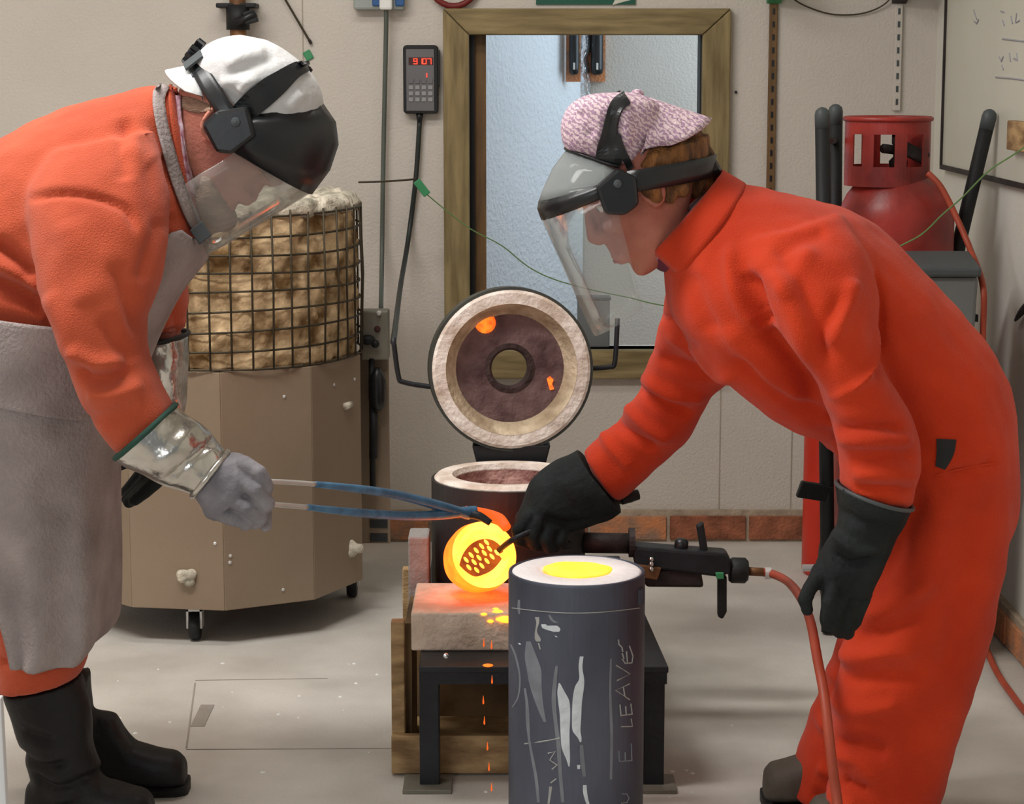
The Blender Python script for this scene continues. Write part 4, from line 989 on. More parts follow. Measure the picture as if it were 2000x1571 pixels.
def mirror(p, y0): return Vector((p.x, 2*y0-p.y, p.z))
def halfcurve(near, front, yn, y0, n=13):
    # plan curve from the near hinge round the front to the far side: near/front are pixel points
    A = P(*near, y0); B = P(*front, y0); out = []
    for i in range(n):
        t = -math.pi/2+math.pi*i/(n-1)
        out.append(A+(B-A)*math.cos(t)+Vector((0, yn*math.sin(t), 0)))
    return out
def band(pts, y0, width_dir, hw, th):
    rows = [[p-width_dir*hw, p-width_dir*hw*.4, p+width_dir*hw*.4, p+width_dir*hw] for p in pts]
    return sheet(rows, th)
def fingers(chs): 
    g = G()
    for c in chs: g.join(chain([(P(x, y, d), r) for x, y, d, r in c]))
    return g

# ------------------------------------------------------------------ worker in grey apron
DM = 3.63
man = thing('person', 'person in orange sweatshirt, grey apron and white cap bending with tongs', 'person', (P(60, 1500, DM).x, DM, 0))
Hm = head_space(440, 240, DM, math.radians(40), 1, 1.04)
# body under the clothes: one skin surface from head to feet
g = head_geo(Hm)
g.join(loft([(392, 330, 352, 200, DM, .062), (378, 370, 300, 215, DM, .07), (340, 470, 200, 260, DM, .12), (300, 560, 60, 320, DM, .17), (240, 690, -100, 500, DM, .16), (190, 860, -150, 760, DM, .15)], 3))
for s, dd in ((-1, -.10), (1, .09)):
    g.join(loft([(150, 860, -120, 860, DM+dd, .085), (150, 1050, -20, 1080, DM+dd, .075), (155, 1200, 40, 1230, DM+dd, .055), (150, 1330, 70, 1370, DM+dd, .046), (170, 1470, 112, 1490, DM+dd, .036)], 3))
g.join(loft([(90, 420, 280, 400, DM-.18, .06), (120, 560, 270, 560, DM-.22, .055), (160, 740, 280, 720, DM-.26, .05), (250, 850, 320, 800, DM-.27, .045), (380, 930, 430, 890, DM-.27, .036)], 3))
g.join(loft([(200, 420, 330, 420, DM+.17, .055), (290, 560, 350, 560, DM+.22, .05), (305, 660, 352, 655, DM+.22, .045), (310, 820, 350, 820, DM+.22, .035)], 3))
me = fuse(g, .0045, 5, .4)
body = obj('body', me, 'skin1', man, smooth=True)
eyes(Hm, 1.04, man)
# beard and grey nape hair
g = G()
for sd in (-1, 1):
    g.join(chain([(Hm(.040, sd*.056, -.088), .012), (Hm(.058, sd*.048, -.102), .019), (Hm(.082, sd*.028, -.118), .024), (Hm(.095, 0, -.122), .024)]))
    g.join(chain([(Hm(.055, sd*.040, -.115), .022), (Hm(.072, sd*.018, -.142), .024), (Hm(.078, 0, -.150), .022)]))
me = fuse(g, .004, 9); lumps(me, .003, 120, (1, 1, .4)); obj('beard', me, 'beard', man, smooth=True)
hb = bvh_of(body)
for sd in (0, 1):
    gh = strip([(356, 196, 9), (372, 204, 14), (392, 210, 12), (412, 210, 6)], hb, .0008, .0018, dflt=DM-.05)
    if sd: gh = G().add([Vector((v.x, 2*DM-v.y, v.z)) for v in gh.v], gh.f)
    obj('hair', gh, 'beard', man, smooth=True)
# sweatshirt
g = loft([(382, 330, 338, 168, DM, .068), (392, 400, 290, 170, DM, .10), (398, 450, 225, 182, DM, .15), (388, 500, 120, 210, DM, .195), (336, 568, 0, 272, DM, .215), (294, 648, -100, 372, DM, .22), (256, 740, -180, 520, DM, .215), (235, 850, -210, 700, DM, .20), (215, 900, -200, 800, DM, .19)])
g.join(loft([(90, 300, 300, 250, DM-.13, .07), (52, 370, 325, 340, DM-.17, .095), (58, 450, 335, 430, DM-.205, .10), (78, 550, 312, 545, DM-.235, .095), (108, 650, 288, 635, DM-.255, .088), (142, 745, 292, 705, DM-.265, .082), (180, 815, 318, 765, DM-.27, .076), (214, 862, 334, 795, DM-.27, .072), (243, 890, 338, 812, DM-.27, .064)]))
g.join(loft([(180, 330, 330, 380, DM+.14, .08), (240, 450, 372, 470, DM+.19, .085), (275, 560, 368, 565, DM+.215, .075), (286, 640, 365, 632, DM+.22, .07), (288, 662, 363, 652, DM+.22, .066)]))
me = fuse(g, .0065, 7, .5)
folds(me, [([(60, 385), (130, 372), (200, 378), (262, 400), (285, 440)], -.006, .006), ([(240, 285), (275, 300), (300, 318)], .003, .014), ([(280, 230), (290, 300), (310, 380), (330, 440)], -.004, .016),
           ([(70, 540), (30, 500), (-10, 470)], -.010, .012), ([(95, 600), (40, 560), (-20, 540)], -.010, .012), ([(90, 570), (30, 530), (-20, 505)], .008, .012), ([(100, 625), (50, 605), (-20, 590)], .006, .012),
           ([(300, 640), (270, 560), (250, 500)], -.007, .012), ([(180, 700), (230, 715), (290, 700)], -.010, .012), ([(170, 660), (220, 690), (280, 680)], .007, .014), ([(230, 600), (260, 650), (285, 690)], -.006, .014), ([(200, 740), (250, 745), (305, 730)], .006, .014),
           ([(190, 790), (240, 790), (300, 770)], -.005, .012), ([(120, 560), (160, 620), (170, 690)], .005, .02), ([(330, 420), (310, 480), (292, 540)], -.006, .012), ([(225, 230), (245, 300), (255, 350)], -.004, .012), ([(150, 420), (180, 500), (200, 580)], .004, .025)], DM-.2)
lumps(me, .006, 9, (1, 1, 1)); lumps(me, .0025, 24, seed=3)
shirt = obj('sweatshirt', me, 'orange1', man, smooth=True)
bs = bvh_of(shirt)
obj('collar_rib', strip([(338, 170, 9), (336, 200, 9), (342, 250, 9), (352, 310, 8), (366, 370, 7), (376, 410, 5)], bs, .001, .004, dflt=DM-.07), 'orange1', shirt, smooth=True)
obj('shirt_collar', strip([(352, 188, 6), (352, 240, 6), (356, 290, 6), (364, 340, 6), (372, 385, 5)], bvh_of(shirt, body), .004, .003, dflt=DM-.07), 'shirt', man, smooth=True)
# trousers (orange, seen below the apron)
g = G()
for dd in (-.10, .09):
    g.join(loft([(180, 880, -210, 860, DM+dd*.6, .14), (185, 1000, -110, 1000, DM+dd*.9, .10), (180, 1150, -20, 1180, DM+dd, .088), (172, 1275, -6, 1290, DM+dd, .084), (156, 1318, -2, 1348, DM+dd, .082)]))
me = fuse(g, .0065, 5)
folds(me, [([(0, 1225), (30, 1220)], -.006, .008), ([(2, 1290), (30, 1285)], -.006, .008)], DM-.15)
obj('trousers', me, 'orange1', man, smooth=True)
# apron: skirt, waistband, bib, strap
rows = [(280, 650, -170, 560, DM, .232), (254, 740, -200, 650, DM, .232), (240, 810, -205, 780, DM-.005, .226), (222, 900, -150, 890, DM-.01, .212), (219, 1000, -100, 990, DM-.02, .202), (219, 1090, -60, 1080, DM-.02, .198), (216, 1170, -20, 1160, DM-.02, .196), (210, 1225, 0, 1212, DM-.02, .196), (186, 1256, 14, 1246, DM-.02, .194)]
R = loft(rows, 4, 44, 2.3, math.pi-2.0, math.pi+2.0)
for i, row in enumerate(R):
    for j, p in enumerate(row):
        t = i/len(R); p += Vector((0, -1, 0))*0.012*t*math.sin(j*.9+t*2)+Vector((.010*t*math.sin(j*.5+1), 0, 0))
ap = obj('apron', sheet(R, .004), 'apron', man, smooth=True)
rows = [(290, 628, -160, 560, DM, .238), (276, 680, -190, 620, DM, .242), (256, 745, -200, 690, DM, .242), (236, 800, -120, 700, DM, .240)]
R = loft(rows, 5, 40, 2.3, math.pi-2.3, math.pi+2.3)
wb_ = obj('waistband', sheet(R, .007), 'apron', ap, smooth=True)
R = loft([(400, 468, 255, 300, DM, .150), (394, 502, 120, 210, DM, .202), (342, 570, 0, 272, DM, .224), (300, 650, -100, 372, DM, .230), (272, 720, -150, 480, DM, .232)], 4, 24, 2.3, math.pi-.95, math.pi+.95, grow=1.03)
obj('bib', sheet(R, .004), 'apron', ap, smooth=True)
obj('neck_strap', strip([(318, 172, 12), (308, 200, 12), (314, 250, 12), (328, 310, 12), (346, 370, 11), (366, 420, 11), (384, 455, 10)], bs, .005, .003, dflt=DM-.1), 'apron', ap, smooth=True)
obj('strap_buckle', obox(P(392, 455, DM-.10), (.008, 0, -.012), (0, .004, 0), (.010, 0, .008)), 'greydark', ap, bevel=.002)
# boots
def boot(dd, knee, toe, nm='boot'):
    d = DM+dd
    g = loft([(knee[0][0], knee[0][1], knee[1][0], knee[1][1], d, .068), (178, 1400, 28, 1420, d, .062), (183, 1455, 50, 1480, d, .056), (200, 1500, 62, 1520, d, .052)] if toe is None else
             [(knee[0][0], knee[0][1], knee[1][0], knee[1][1], d, .066), (182, 1400, 60, 1420, d, .06), (190, 1470, 85, 1490, d, .054), (212, 1510, 95, 1530, d, .052)])
    return g, d
g, d = boot(.09, ((176, 1312), (40, 1345)), 1)
zf = 0.0
toe = Q(360, 1566, 0); heel = Q(100, 1566, 0)
def foot(hx, tx, y, hgt):
    rows = []; L = tx-hx; rings = []
    for t, w, h in ((0, .030, .075), (.08, .040, .09), (.25, .042, hgt), (.45, .042, hgt*.92), (.6, .046, .085), (.78, .050, .072), (.92, .046, .066), (.985, .034, .054), (1.0, .018, .035)):
        x = hx+L*t; ring = []
        for j in range(20):
            th = 2*math.pi*j/20; cs, sn = math.cos(th), math.sin(th)
            ring.append(Vector((x, y+w*math.copysign(abs(cs)**.7, cs), max(.012, h/2+.006+h/2*math.copysign(abs(sn)**.75, sn)))))
        rings.append(ring)
    return rings_mesh(rings)
for dd, hx, tx in ((.09, P(110, 1540, DM+.09).x, P(358, 1540, DM+.06).x), (-.10, P(55, 1600, DM-.1).x, P(300, 1600, DM-.1).x)):
    g, d = boot(dd, ((176, 1312), (40, 1345)) if dd > 0 else ((160, 1318), (8, 1352)), 1 if dd > 0 else None)
    fy = toe.y+.055 if dd > 0 else d
    g.join(foot(hx, tx, fy, .15))
    # ankle down to the floor
    A = P(200 if dd > 0 else 195, 1505, d); B = P(92 if dd > 0 else 60, 1520, d)
    g.join(tube([Vector(((A.x+B.x)/2, d, A.z+.02)), Vector(((A.x+B.x)/2+.01, fy, .07))], [.056, .052], 20))
    me = fuse(g, .005, 6)
    folds(me, [([(40, 1460), (90, 1480), (150, 1470)], -.006, .008), ([(70, 1500), (120, 1520), (200, 1500)], -.006, .008), ([(60, 1410), (120, 1430)], -.004, .01)], d)
    lumps(me, .004, 18)
    b = obj('boot', me, 'boot', man, smooth=True)
    s_ = foot(hx-.004, tx+.004, fy, .1); 
    obj('sole', G().add([Vector((v.x, fy+(v.y-fy)*1.08, min(v.z, .018) if v.z > .013 else 0)) for v in s_.v], s_.f), 'rubberblack', b)
# gauntlets: aluminised cuff, green binding, leather hand with five fingers
dN = DM-.27
gl = thing  # (alias kept short)
g = loft([(224, 892, 340, 792, dN, .078), (262, 915, 366, 812, dN, .074), (318, 944, 402, 842, dN, .066), (360, 958, 430, 872, dN, .055), (380, 966, 442, 888, dN, .050)])
me = fuse(g, .005, 3); folds(me, [([(330, 940), (370, 900), (420, 860)], -.004, .006), ([(300, 920), (340, 880), (380, 830)], .003, .012)], dN-.05); lumps(me, .004, 26)
cuff = obj('glove_cuff', me, 'alu', man, smooth=True)
A = P(228, 893, dN); B = P(341, 793, dN)
ring = [(A+B)/2+(B-A)/2*math.cos(t)+Vector((0, .080*math.sin(t), 0)) for t in [2*math.pi*i/36 for i in range(36)]]
obj('cuff_binding', tube(ring, .0048, 8, closed=True), 'greybind', cuff, smooth=True)
g = loft([(380, 966, 442, 886, dN, .048), (395, 990, 470, 888, dN, .050), (402, 1008, 496, 905, dN-.004, .050), (420, 1016, 508, 925, dN-.008, .046)])
# fingers close round the two tong arms; thumb on the far side
g.join(fingers([[(440, 955, dN-.012, .036), (478, 968, dN-.014, .033), (492, 985, dN-.012, .028)], [(440, 985, dN-.008, .030), (465, 998, dN-.008, .026)]]))
g.join(fingers([[(478, 908, dN-.03, 0.0150), (505, 925, dN-.042, 0.0136), (520, 952, dN-.035, 0.0128), (510, 972, dN-.005, 0.0119)],
                [(466, 935, dN-.035, 0.0154), (500, 958, dN-.048, 0.0141), (522, 984, dN-.038, 0.0132), (510, 1000, dN-.005, 0.0123)],
                [(448, 968, dN-.035, 0.0150), (482, 992, dN-.046, 0.0136), (508, 1012, dN-.036, 0.0128), (498, 1022, dN-.005, 0.0114)],
                [(425, 1000, dN-.028, 0.0136), (455, 1014, dN-.036, 0.0123), (482, 1022, dN-.030, 0.0110), (478, 1026, dN-.005, 0.0106)],
                [(455, 905, dN+.035, 0.0158), (490, 935, dN+.048, 0.0141), (515, 985, dN+.045, 0.0132), (520, 1028, dN+.03, 0.0106)]]))
me = fuse(g, .003, 2, .4)
lumps(me, .0012, 40)
gv = obj('glove', me, 'gloveleather', man, smooth=True)
A = P(378, 966, dN); B = P(442, 886, dN)
obj('wrist_band', tube([(A+B)/2+(B-A)/2*1.05*math.cos(t)+Vector((0, .052*math.sin(t), 0)) for t in [2*math.pi*i/30 for i in range(30)]], .005, 8, closed=True), 'alu', gv, smooth=True)
dF = DM+.22
g = loft([(286, 664, 366, 654, dF, .074), (288, 720, 364, 712, dF, .070), (296, 790, 362, 785, dF, .060), (296, 850, 350, 845, dF, .05)])
me = fuse(g, .005, 3); lumps(me, .005, 24, seed=5); cuff2 = obj('glove_cuff', me, 'alu', man, smooth=True)
A = P(286, 662, dF); B = P(366, 652, dF)
obj('cuff_binding', tube([(A+B)/2+(B-A)/2*math.cos(t)+Vector((0, .076*math.sin(t), 0)) for t in [2*math.pi*i/30 for i in range(30)]], .0045, 8, closed=True), 'rubberblack', cuff2, smooth=True)
g = loft([(294, 848, 352, 846, dF, .044), (282, 880, 345, 886, dF, .042), (272, 912, 332, 925, dF, .040)])
g.join(fingers([[(322, 915, dF-.03, .015), (306, 940, dF-.034, .014), (284, 960, dF-.03, .013), (262, 978, dF-.025, .011)],
                [(312, 920, dF-.012, .015), (292, 948, dF-.014, .014), (270, 966, dF-.012, .013), (252, 982, dF-.01, .011)],
                [(300, 918, dF+.008, .015), (280, 946, dF+.008, .0135), (262, 964, dF+.008, .0125), (248, 976, dF+.006, .011)],
                [(288, 912, dF+.026, .0135), (268, 936, dF+.026, .0125), (254, 952, dF+.024, .0115), (244, 962, dF+.022, .010)],
                [(290, 880, dF-.035, .016), (262, 893, dF-.045, .015), (236, 905, dF-.045, .0135), (218, 914, dF-.042, .011)]]))
obj('glove', fuse(g, .0035, 3), 'glovedark', man, smooth=True)
# cap, worn back to front
g = loft([(618, 240, 392, 178, DM, .090), (632, 208, 378, 140, DM, .096), (622, 165, 388, 105, DM, .094), (594, 128, 410, 84, DM, .084), (555, 97, 440, 72, DM, .062), (520, 78, 470, 68, DM, .028)], 4, 36, 2.2)
g2 = loft([(620, 244, 395, 182, DM, .090), (590, 258, 410, 210, DM, .088)], 2, 36, 2.2)
me = fuse(g.join(g2), .004, 4)
folds(me, [([(440, 155), (490, 130), (540, 112)], -.0026, .010), ([(430, 165), (470, 155), (510, 160)], .004, .010), ([(440, 130), (480, 110), (520, 100)], .003, .012), ([(470, 180), (490, 160)], .005, .008), ([(560, 215), (575, 195), (590, 185)], .004, .01)], DM-.08)
cap = obj('cap', me, 'capwhite', man, smooth=True)
rows = []
for i in range(9):
    t = i/8; row = []
    for j in range(13):
        an = -math.pi/2+math.pi*j/12
        c = max(0., math.cos(an))
        A = P(392, 122, DM)+Vector((0, .080*math.sin(an), 0)); B = P(324, 136, DM)+Vector((0, .085*math.sin(an), 0))
        low = P(412, 194, DM)-P(392, 122, DM)
        row.append(A+(B-A)*t*c**.6+low*(1-c)*(1-.1*t))
    rows.append(row)
obj('cap_peak', sheet(rows, .004), 'capwhite', cap, smooth=True)
# face shield worn by the man
fs = obj('brow_guard', sheet([halfcurve((470, 232), (628, 205), .094, DM), halfcurve((466, 240), (652, 240), .104, DM), halfcurve((464, 256), (657, 282), .108, DM), halfcurve((468, 275), (641, 330), .104, DM), halfcurve((474, 292), (606, 377), .098, DM)], .004), 'blackplastic', man, smooth=True)
obj('clear_shield', sheet([halfcurve((474, 292), (606, 376), .096, DM, 21), halfcurve((445, 312), (560, 404), .098, DM, 21), halfcurve((405, 335), (490, 447), .098, DM, 21), halfcurve((380, 352), (440, 478), .094, DM, 21), halfcurve((376, 360), (408, 495), .088, DM, 21)], .0015), 'shield1', fs, smooth=True)
for sy in (-1, 1):
    yy = DM+sy*.106
    poly = [(413, 240), (440, 214), (500, 205), (515, 262), (470, 296), (440, 292)]
    q = [P(x, y, DM) for x, y in poly]
    obj('pivot_block', prism([Vector((p.x, yy-.014, p.z)) for p in q], (0, .028, 0)), 'blackplastic', fs, bevel=.006)
    obj('pivot_screw', lathe([(.008, 0), (.007, .004), (.001, .005)], Vector((P(478, 235, DM).x, yy+sy*.014, P(478, 235, DM).z)), (0, sy, 0), 14), 'greydark', fs)
bcp = bvh_of(cap, body)
def both(pts, m, nm, root, bvh, y0, off=.003, th=.003, k=5, dflt=None):
    gn = strip(pts, bvh, off, th, k, dflt); o = obj(nm, gn, m, root, smooth=False)
    gm = G().add([mirror(v, y0) for v in gn.v], gn.f); obj(nm, gm, m, root)
    return o
hbc = halfcurve((468, 232), (384, 112), .104, DM, 25); obj('headband', band(hbc, DM, Vector((.80, 0, .60)), .0145, .004), 'blackplastic', fs, smooth=True)
both([(470, 225, 22), (505, 190, 26), (540, 165, 22), (570, 142, 15), (595, 130, 13)], 'blackplastic', 'crown_strap', fs, bcp, DM, dflt=DM-.06)
for hs in (hbc[7:10], hbc[15:18]): obj('band_clip', band(hs, DM, Vector((.80, 0, .60)), .017, .007 if hs[0] is hbc[15] else .007), 'greydark', fs)
hs = [p+Vector((-.006, -.006, .005)) for p in hbc[8:11]]; obj('band_clip', band(hs, DM, Vector((.80, 0, .60)), .018, .004), 'greydark', fs)
kc = P(386, 108, DM)
g = lathe([(.014, 0), (.016, .006), (.012, .016), (.002, .018)], kc, (-.78, 0, .62), 16)
for i in range(9):
    an = 2*math.pi*i/9; u_, v_ = frame(Vector((-.78, 0, .62))); g.join(obox(kc+(u_*math.cos(an)+v_*math.sin(an))*.019+Vector((-.78, 0, .62))*.008, (u_*math.cos(an)+v_*math.sin(an))*.006, (v_*math.cos(an)-u_*math.sin(an))*.0035, Vector((-.78, 0, .62))*.007))
obj('ratchet_knob', g, 'blackplastic', fs)

# ------------------------------------------------------------------ worker in coverall
DW = 3.58
wo = thing('person', 'person in orange coverall, pink cap and clear visor reaching over the flask', 'person', (P(1750, 1560, DW).x, DW, 0))
Hw = head_space(1262, 366, DW, math.radians(36), -1, .98)
g = head_geo(Hw, True)
g.join(loft([(1290, 490, 1395, 365, DW, .058), (1310, 520, 1420, 380, DW, .07), (1330, 600, 1560, 420, DW, .13), (1380, 680, 1680, 470, DW, .15), (1500, 790, 1840, 620, DW, .14), (1640, 860, 1940, 800, DW, .15), (1700, 960, 1940, 960, DW, .15)], 3))
for dd, foot_ in ((-.08, 0), (.10, 1)):
    g.join(loft([(1720, 930, 1940, 930, DW+dd, .08), (1710, 1120, 1900, 1140, DW+dd, .07), (1670, 1300, 1840, 1320, DW+dd, .055), (1650, 1480, 1780, 1500, DW+dd, .05), (1640, 1620, 1740, 1640, DW+dd, .045)], 3))
g.join(loft([(1510, 520, 1630, 480, DW-.15, .05), (1575, 680, 1680, 650, DW-.205, .045), (1650, 830, 1745, 812, DW-.24, .042), (1685, 980, 1740, 985, DW-.24, .034)], 3))
g.join(loft([(1340, 600, 1440, 700, DW+.16, .055), (1290, 720, 1390, 760, DW+.28, .045), (1210, 840, 1290, 890, DW+.38, .042), (1130, 930, 1190, 970, DW+.41, .034)], 3))
wbody = obj('body', fuse(g, .0045, 5, .4), 'skin2', wo, smooth=True)
eyes(Hw, .98, wo)
obj('lips', chain([(Hw(.108, -.014, -.072), .004), (Hw(.114, 0, -.071), .005), (Hw(.108, .014, -.072), .004)]), 'lips', wo, smooth=True)
# coverall
g = loft([(1300, 505, 1405, 350, DW, .075), (1304, 545, 1470, 362, DW, .115), (1308, 600, 1570, 386, DW, .175), (1330, 660, 1660, 410, DW, .205), (1385, 722, 1730, 460, DW, .21), (1450, 780, 1800, 530, DW, .205), (1520, 828, 1875, 612, DW, .195), (1575, 850, 1940, 690, DW, .19), (1615, 870, 1972, 780, DW, .192), (1650, 920, 1981, 880, DW, .195), (1680, 1000, 1972, 1000, DW, .185), (1700, 1060, 1950, 1060, DW, .16)], 3)
g.join(loft([(1690, 900, 1976, 890, DW-.085, .10), (1700, 1010, 1972, 1010, DW-.085, .105), (1686, 1120, 1955, 1130, DW-.09, .105), (1655, 1220, 1932, 1235, DW-.09, .10), (1640, 1310, 1902, 1330, DW-.09, .096), (1626, 1400, 1872, 1420, DW-.09, .092), (1620, 1480, 1850, 1500, DW-.09, .09), (1620, 1571, 1828, 1571, DW-.09, .088), (1612, 1645, 1805, 1650, DW-.09, .086)]))
g.join(loft([(1655, 900, 1930, 900, DW+.09, .10), (1660, 1060, 1880, 1070, DW+.09, .10), (1650, 1200, 1840, 1220, DW+.09, .095), (1622, 1300, 1790, 1330, DW+.09, .088), (1588, 1400, 1740, 1430, DW+.09, .082), (1555, 1490, 1700, 1530, DW+.09, .078), (1534, 1545, 1680, 1572, DW+.09, .076)]))
g.join(loft([(1430, 470, 1640, 415, DW-.10, .08), (1450, 540, 1680, 480, DW-.15, .10), (1490, 620, 1705, 570, DW-.19, .10), (1545, 690, 1712, 660, DW-.215, .095), (1592, 755, 1735, 735, DW-.23, .088), (1620, 815, 1772, 800, DW-.24, .084), (1635, 870, 1793, 860, DW-.245, .080), (1640, 915, 1792, 920, DW-.245, .074), (1638, 950, 1772, 985, DW-.245, .068)]))
g.join(loft([(1300, 560, 1440, 730, DW+.12, .09), (1290, 640, 1425, 745, DW+.19, .085), (1262, 720, 1398, 765, DW+.26, .078), (1245, 780, 1350, 850, DW+.32, .072), (1200, 830, 1285, 910, DW+.37, .068), (1160, 862, 1235, 958, DW+.40, .066), (1138, 884, 1206, 978, DW+.41, .064)]))
me = fuse(g, .0065, 6, .5)
folds(me, [([(1700, 520), (1712, 590), (1705, 660), (1670, 720), (1605, 762)], .007, .007), ([(1705, 530), (1720, 600), (1715, 670), (1690, 725)], -.007, .008),
           ([(1460, 530), (1480, 590), (1500, 640)], -.012, .011), ([(1440, 480), (1430, 540), (1450, 610), (1490, 640)], .006, .012), ([(1530, 500), (1570, 590), (1600, 700)], -.006, .014), ([(1500, 520), (1540, 600), (1580, 700)], .006, .014), ([(1640, 560), (1600, 620), (1580, 690)], -.006, .013), ([(1660, 540), (1630, 600), (1600, 660)], .007, .013),
           ([(1490, 640), (1540, 700), (1600, 790)], -.012, .012), ([(1420, 640), (1490, 720), (1580, 800)], .006, .02), ([(1430, 700), (1520, 780), (1620, 820)], -.008, .013),
           ([(1620, 820), (1680, 808), (1740, 815)], -.007, .010), ([(1625, 840), (1690, 832), (1760, 838)], .006, .010), ([(1640, 880), (1700, 868), (1770, 872)], -.007, .010), ([(1645, 905), (1710, 898), (1770, 905)], .006, .010), ([(1650, 930), (1710, 925), (1765, 940)], -.006, .008), ([(1640, 860), (1700, 852), (1760, 855)], -.004, .008),
           ([(1350, 380), (1370, 430), (1390, 470)], -.005, .010), ([(1360, 540), (1370, 600), (1400, 660)], -.005, .014), ([(1590, 480), (1540, 530), (1520, 580)], .005, .014), ([(1620, 450), (1560, 470), (1510, 500)], -.005, .012),
           ([(1700, 1230), (1760, 1180), (1830, 1140)], .006, .016), ([(1680, 1270), (1740, 1235), (1810, 1200)], -.007, .014), ([(1650, 1320), (1720, 1290), (1800, 1270)], .006, .014), ([(1660, 1350), (1730, 1330), (1800, 1325)], -.006, .013), ([(1640, 1410), (1700, 1400), (1760, 1380)], .005, .013), ([(1650, 1480), (1690, 1470), (1740, 1480)], -.007, .013), ([(1640, 1510), (1680, 1500), (1720, 1540)], .006, .013),
           ([(1800, 960), (1770, 1060), (1720, 1160)], -.006, .016), ([(1850, 980), (1830, 1080), (1790, 1180)], .004, .02), ([(1850, 930), (1900, 915), (1950, 905)], -.004, .010), ([(1900, 1050), (1870, 1200), (1850, 1330)], -.004, .02)], DW-.2)
folds(me, [([(1240, 770), (1300, 800), (1360, 820)], -.010, .011), ([(1260, 745), (1320, 770), (1380, 780)], .007, .011), ([(1285, 690), (1340, 715), (1400, 730)], -.009, .012), ([(1200, 840), (1240, 870), (1290, 900)], -.009, .010), ([(1220, 810), (1270, 845), (1320, 870)], .007, .012), ([(1175, 870), (1210, 910), (1240, 940)], .005, .010), ([(1300, 640), (1350, 680), (1400, 700)], .006, .013), ([(1290, 610), (1330, 650)], -.006, .01), ([(1560, 1480), (1600, 1500), (1640, 1490)], -.006, .010), ([(1570, 1440), (1610, 1450)], .006, .012), ([(1590, 1400), (1630, 1410)], -.006, .010)], DW+.2)
lumps(me, .007, 8); lumps(me, .003, 22, seed=6)
cov = obj('coverall', me, 'orange2', wo, smooth=True)
bw = bvh_of(cov)
# collar stand and lapel
rows = []
for t in np.linspace(0, 1, 9):
    row = []
    for s in np.linspace(-1, 1, 17):
        top = np.array((1268+(1400-1268)*t, 496+(338-496)*t)); bot = np.array((1318+(1418-1318)*t, 528+(360-528)*t))
        an = s*math.pi/2
        row.append((top, bot, s))
    rows.append(row)
g = []
for r_ in np.linspace(0, 1, 7):
    row = []
    for s in np.linspace(-math.pi*.82, math.pi*.82, 33):
        c = (1+math.cos(s))/2          # 1 at the nape, 0 at the throat
        top = np.array((1264+(1408-1264)*c, 500+(336-500)*c)); bot = np.array((1312+(1452-1312)*c, 545+(362-545)*c))
        q = top+(bot-top)*r_
        row.append(P(q[0], q[1], DW)+Vector((0, math.sin(s)*(.074+.040*r_), 0)))
    g.append(row)
obj('collar', sheet(g, .005), 'orange2', cov, smooth=True)
obj('neck_scarf', fuse(loft([(1268, 505, 1390, 380, DW, .060), (1285, 528, 1400, 395, DW, .066), (1318, 535, 1420, 420, DW, .066)], 3), .005, 4), 'purple', wo, smooth=True)
obj('shirt_edge', fuse(loft([(1262, 500, 1380, 372, DW, .060), (1270, 520, 1388, 388, DW, .062)], 3), .005, 3), 'shirt', wo, smooth=True)
obj('pocket_opening', strip([(1848, 858, 19), (1846, 885, 17), (1836, 914, 10)], bw, .001, .001), 'rubberblack', cov)
obj('pocket_seam', strip([(1826, 930, 2), (1880, 915, 2), (1950, 905, 2)], bw, .0008, .001), 'orange2', cov)
# shoes
for dd, x0, x1 in ((.09, 1690, 1490), (-.09, 1790, 1580)):
    d = DW+dd; fy = d
    hx = P(x0, 1590, d).x; tx = P(x1, 1590, d).x
    me = fuse(foot(hx, tx, fy, .11), .004, 4); sh = obj('shoe', me, 'shoe', wo, smooth=True)
    s_ = foot(hx+.004, tx-.004, fy, .1)
    obj('sole', G().add([Vector((v.x, fy+(v.y-fy)*1.06, min(v.z, .016) if v.z > .013 else 0)) for v in s_.v], s_.f), 'rubberblack', sh)
# near glove, hanging relaxed
dG = DW-.245
g = loft([(1634, 946, 1780, 990, dG, .080), (1636, 985, 1764, 1022, dG, .070), (1634, 1030, 1746, 1058, dG, .058), (1608, 1072, 1732, 1095, dG, .050), (1590, 1110, 1716, 1135, dG, .046), (1582, 1140, 1702, 1165, dG, .042)])
g.join(fingers([[(1606, 1120, dG-.012, .020), (1583, 1148, dG-.028, 0.0144), (1573, 1172, dG-.034, 0.0132), (1577, 1190, dG-.030, 0.0112)],
                [(1630, 1145, dG-.030, 0.0152), (1619, 1178, dG-.042, 0.0144), (1616, 1206, dG-.040, 0.0132), (1618, 1220, dG-.025, 0.0112)],
                [(1645, 1158, dG-.026, 0.0156), (1634, 1195, dG-.038, 0.0144), (1630, 1222, dG-.036, 0.0132), (1640, 1234, dG-.018, 0.0112)],
                [(1668, 1162, dG-.018, 0.0152), (1656, 1198, dG-.028, 0.0140), (1650, 1224, dG-.026, 0.0128), (1655, 1236, dG-.010, 0.0108)],
                [(1690, 1158, dG-.006, 0.0136), (1678, 1190, dG-.014, 0.0124), (1670, 1212, dG-.012, 0.0112), (1668, 1222, dG, 0.0096)]]))
me = fuse(g, .003, 2, .4)
folds(me, [([(1620, 1080), (1660, 1100), (1710, 1085)], -.006, .007), ([(1630, 1050), (1680, 1075), (1720, 1065)], .005, .009), ([(1640, 1000), (1690, 1020), (1750, 1020)], -.004, .01)], dG-.04); lumps(me, .004, 24)
gn = obj('glove', me, 'glovedark', wo, smooth=True)
A = P(1634, 946, dG); B = P(1781, 990, dG)
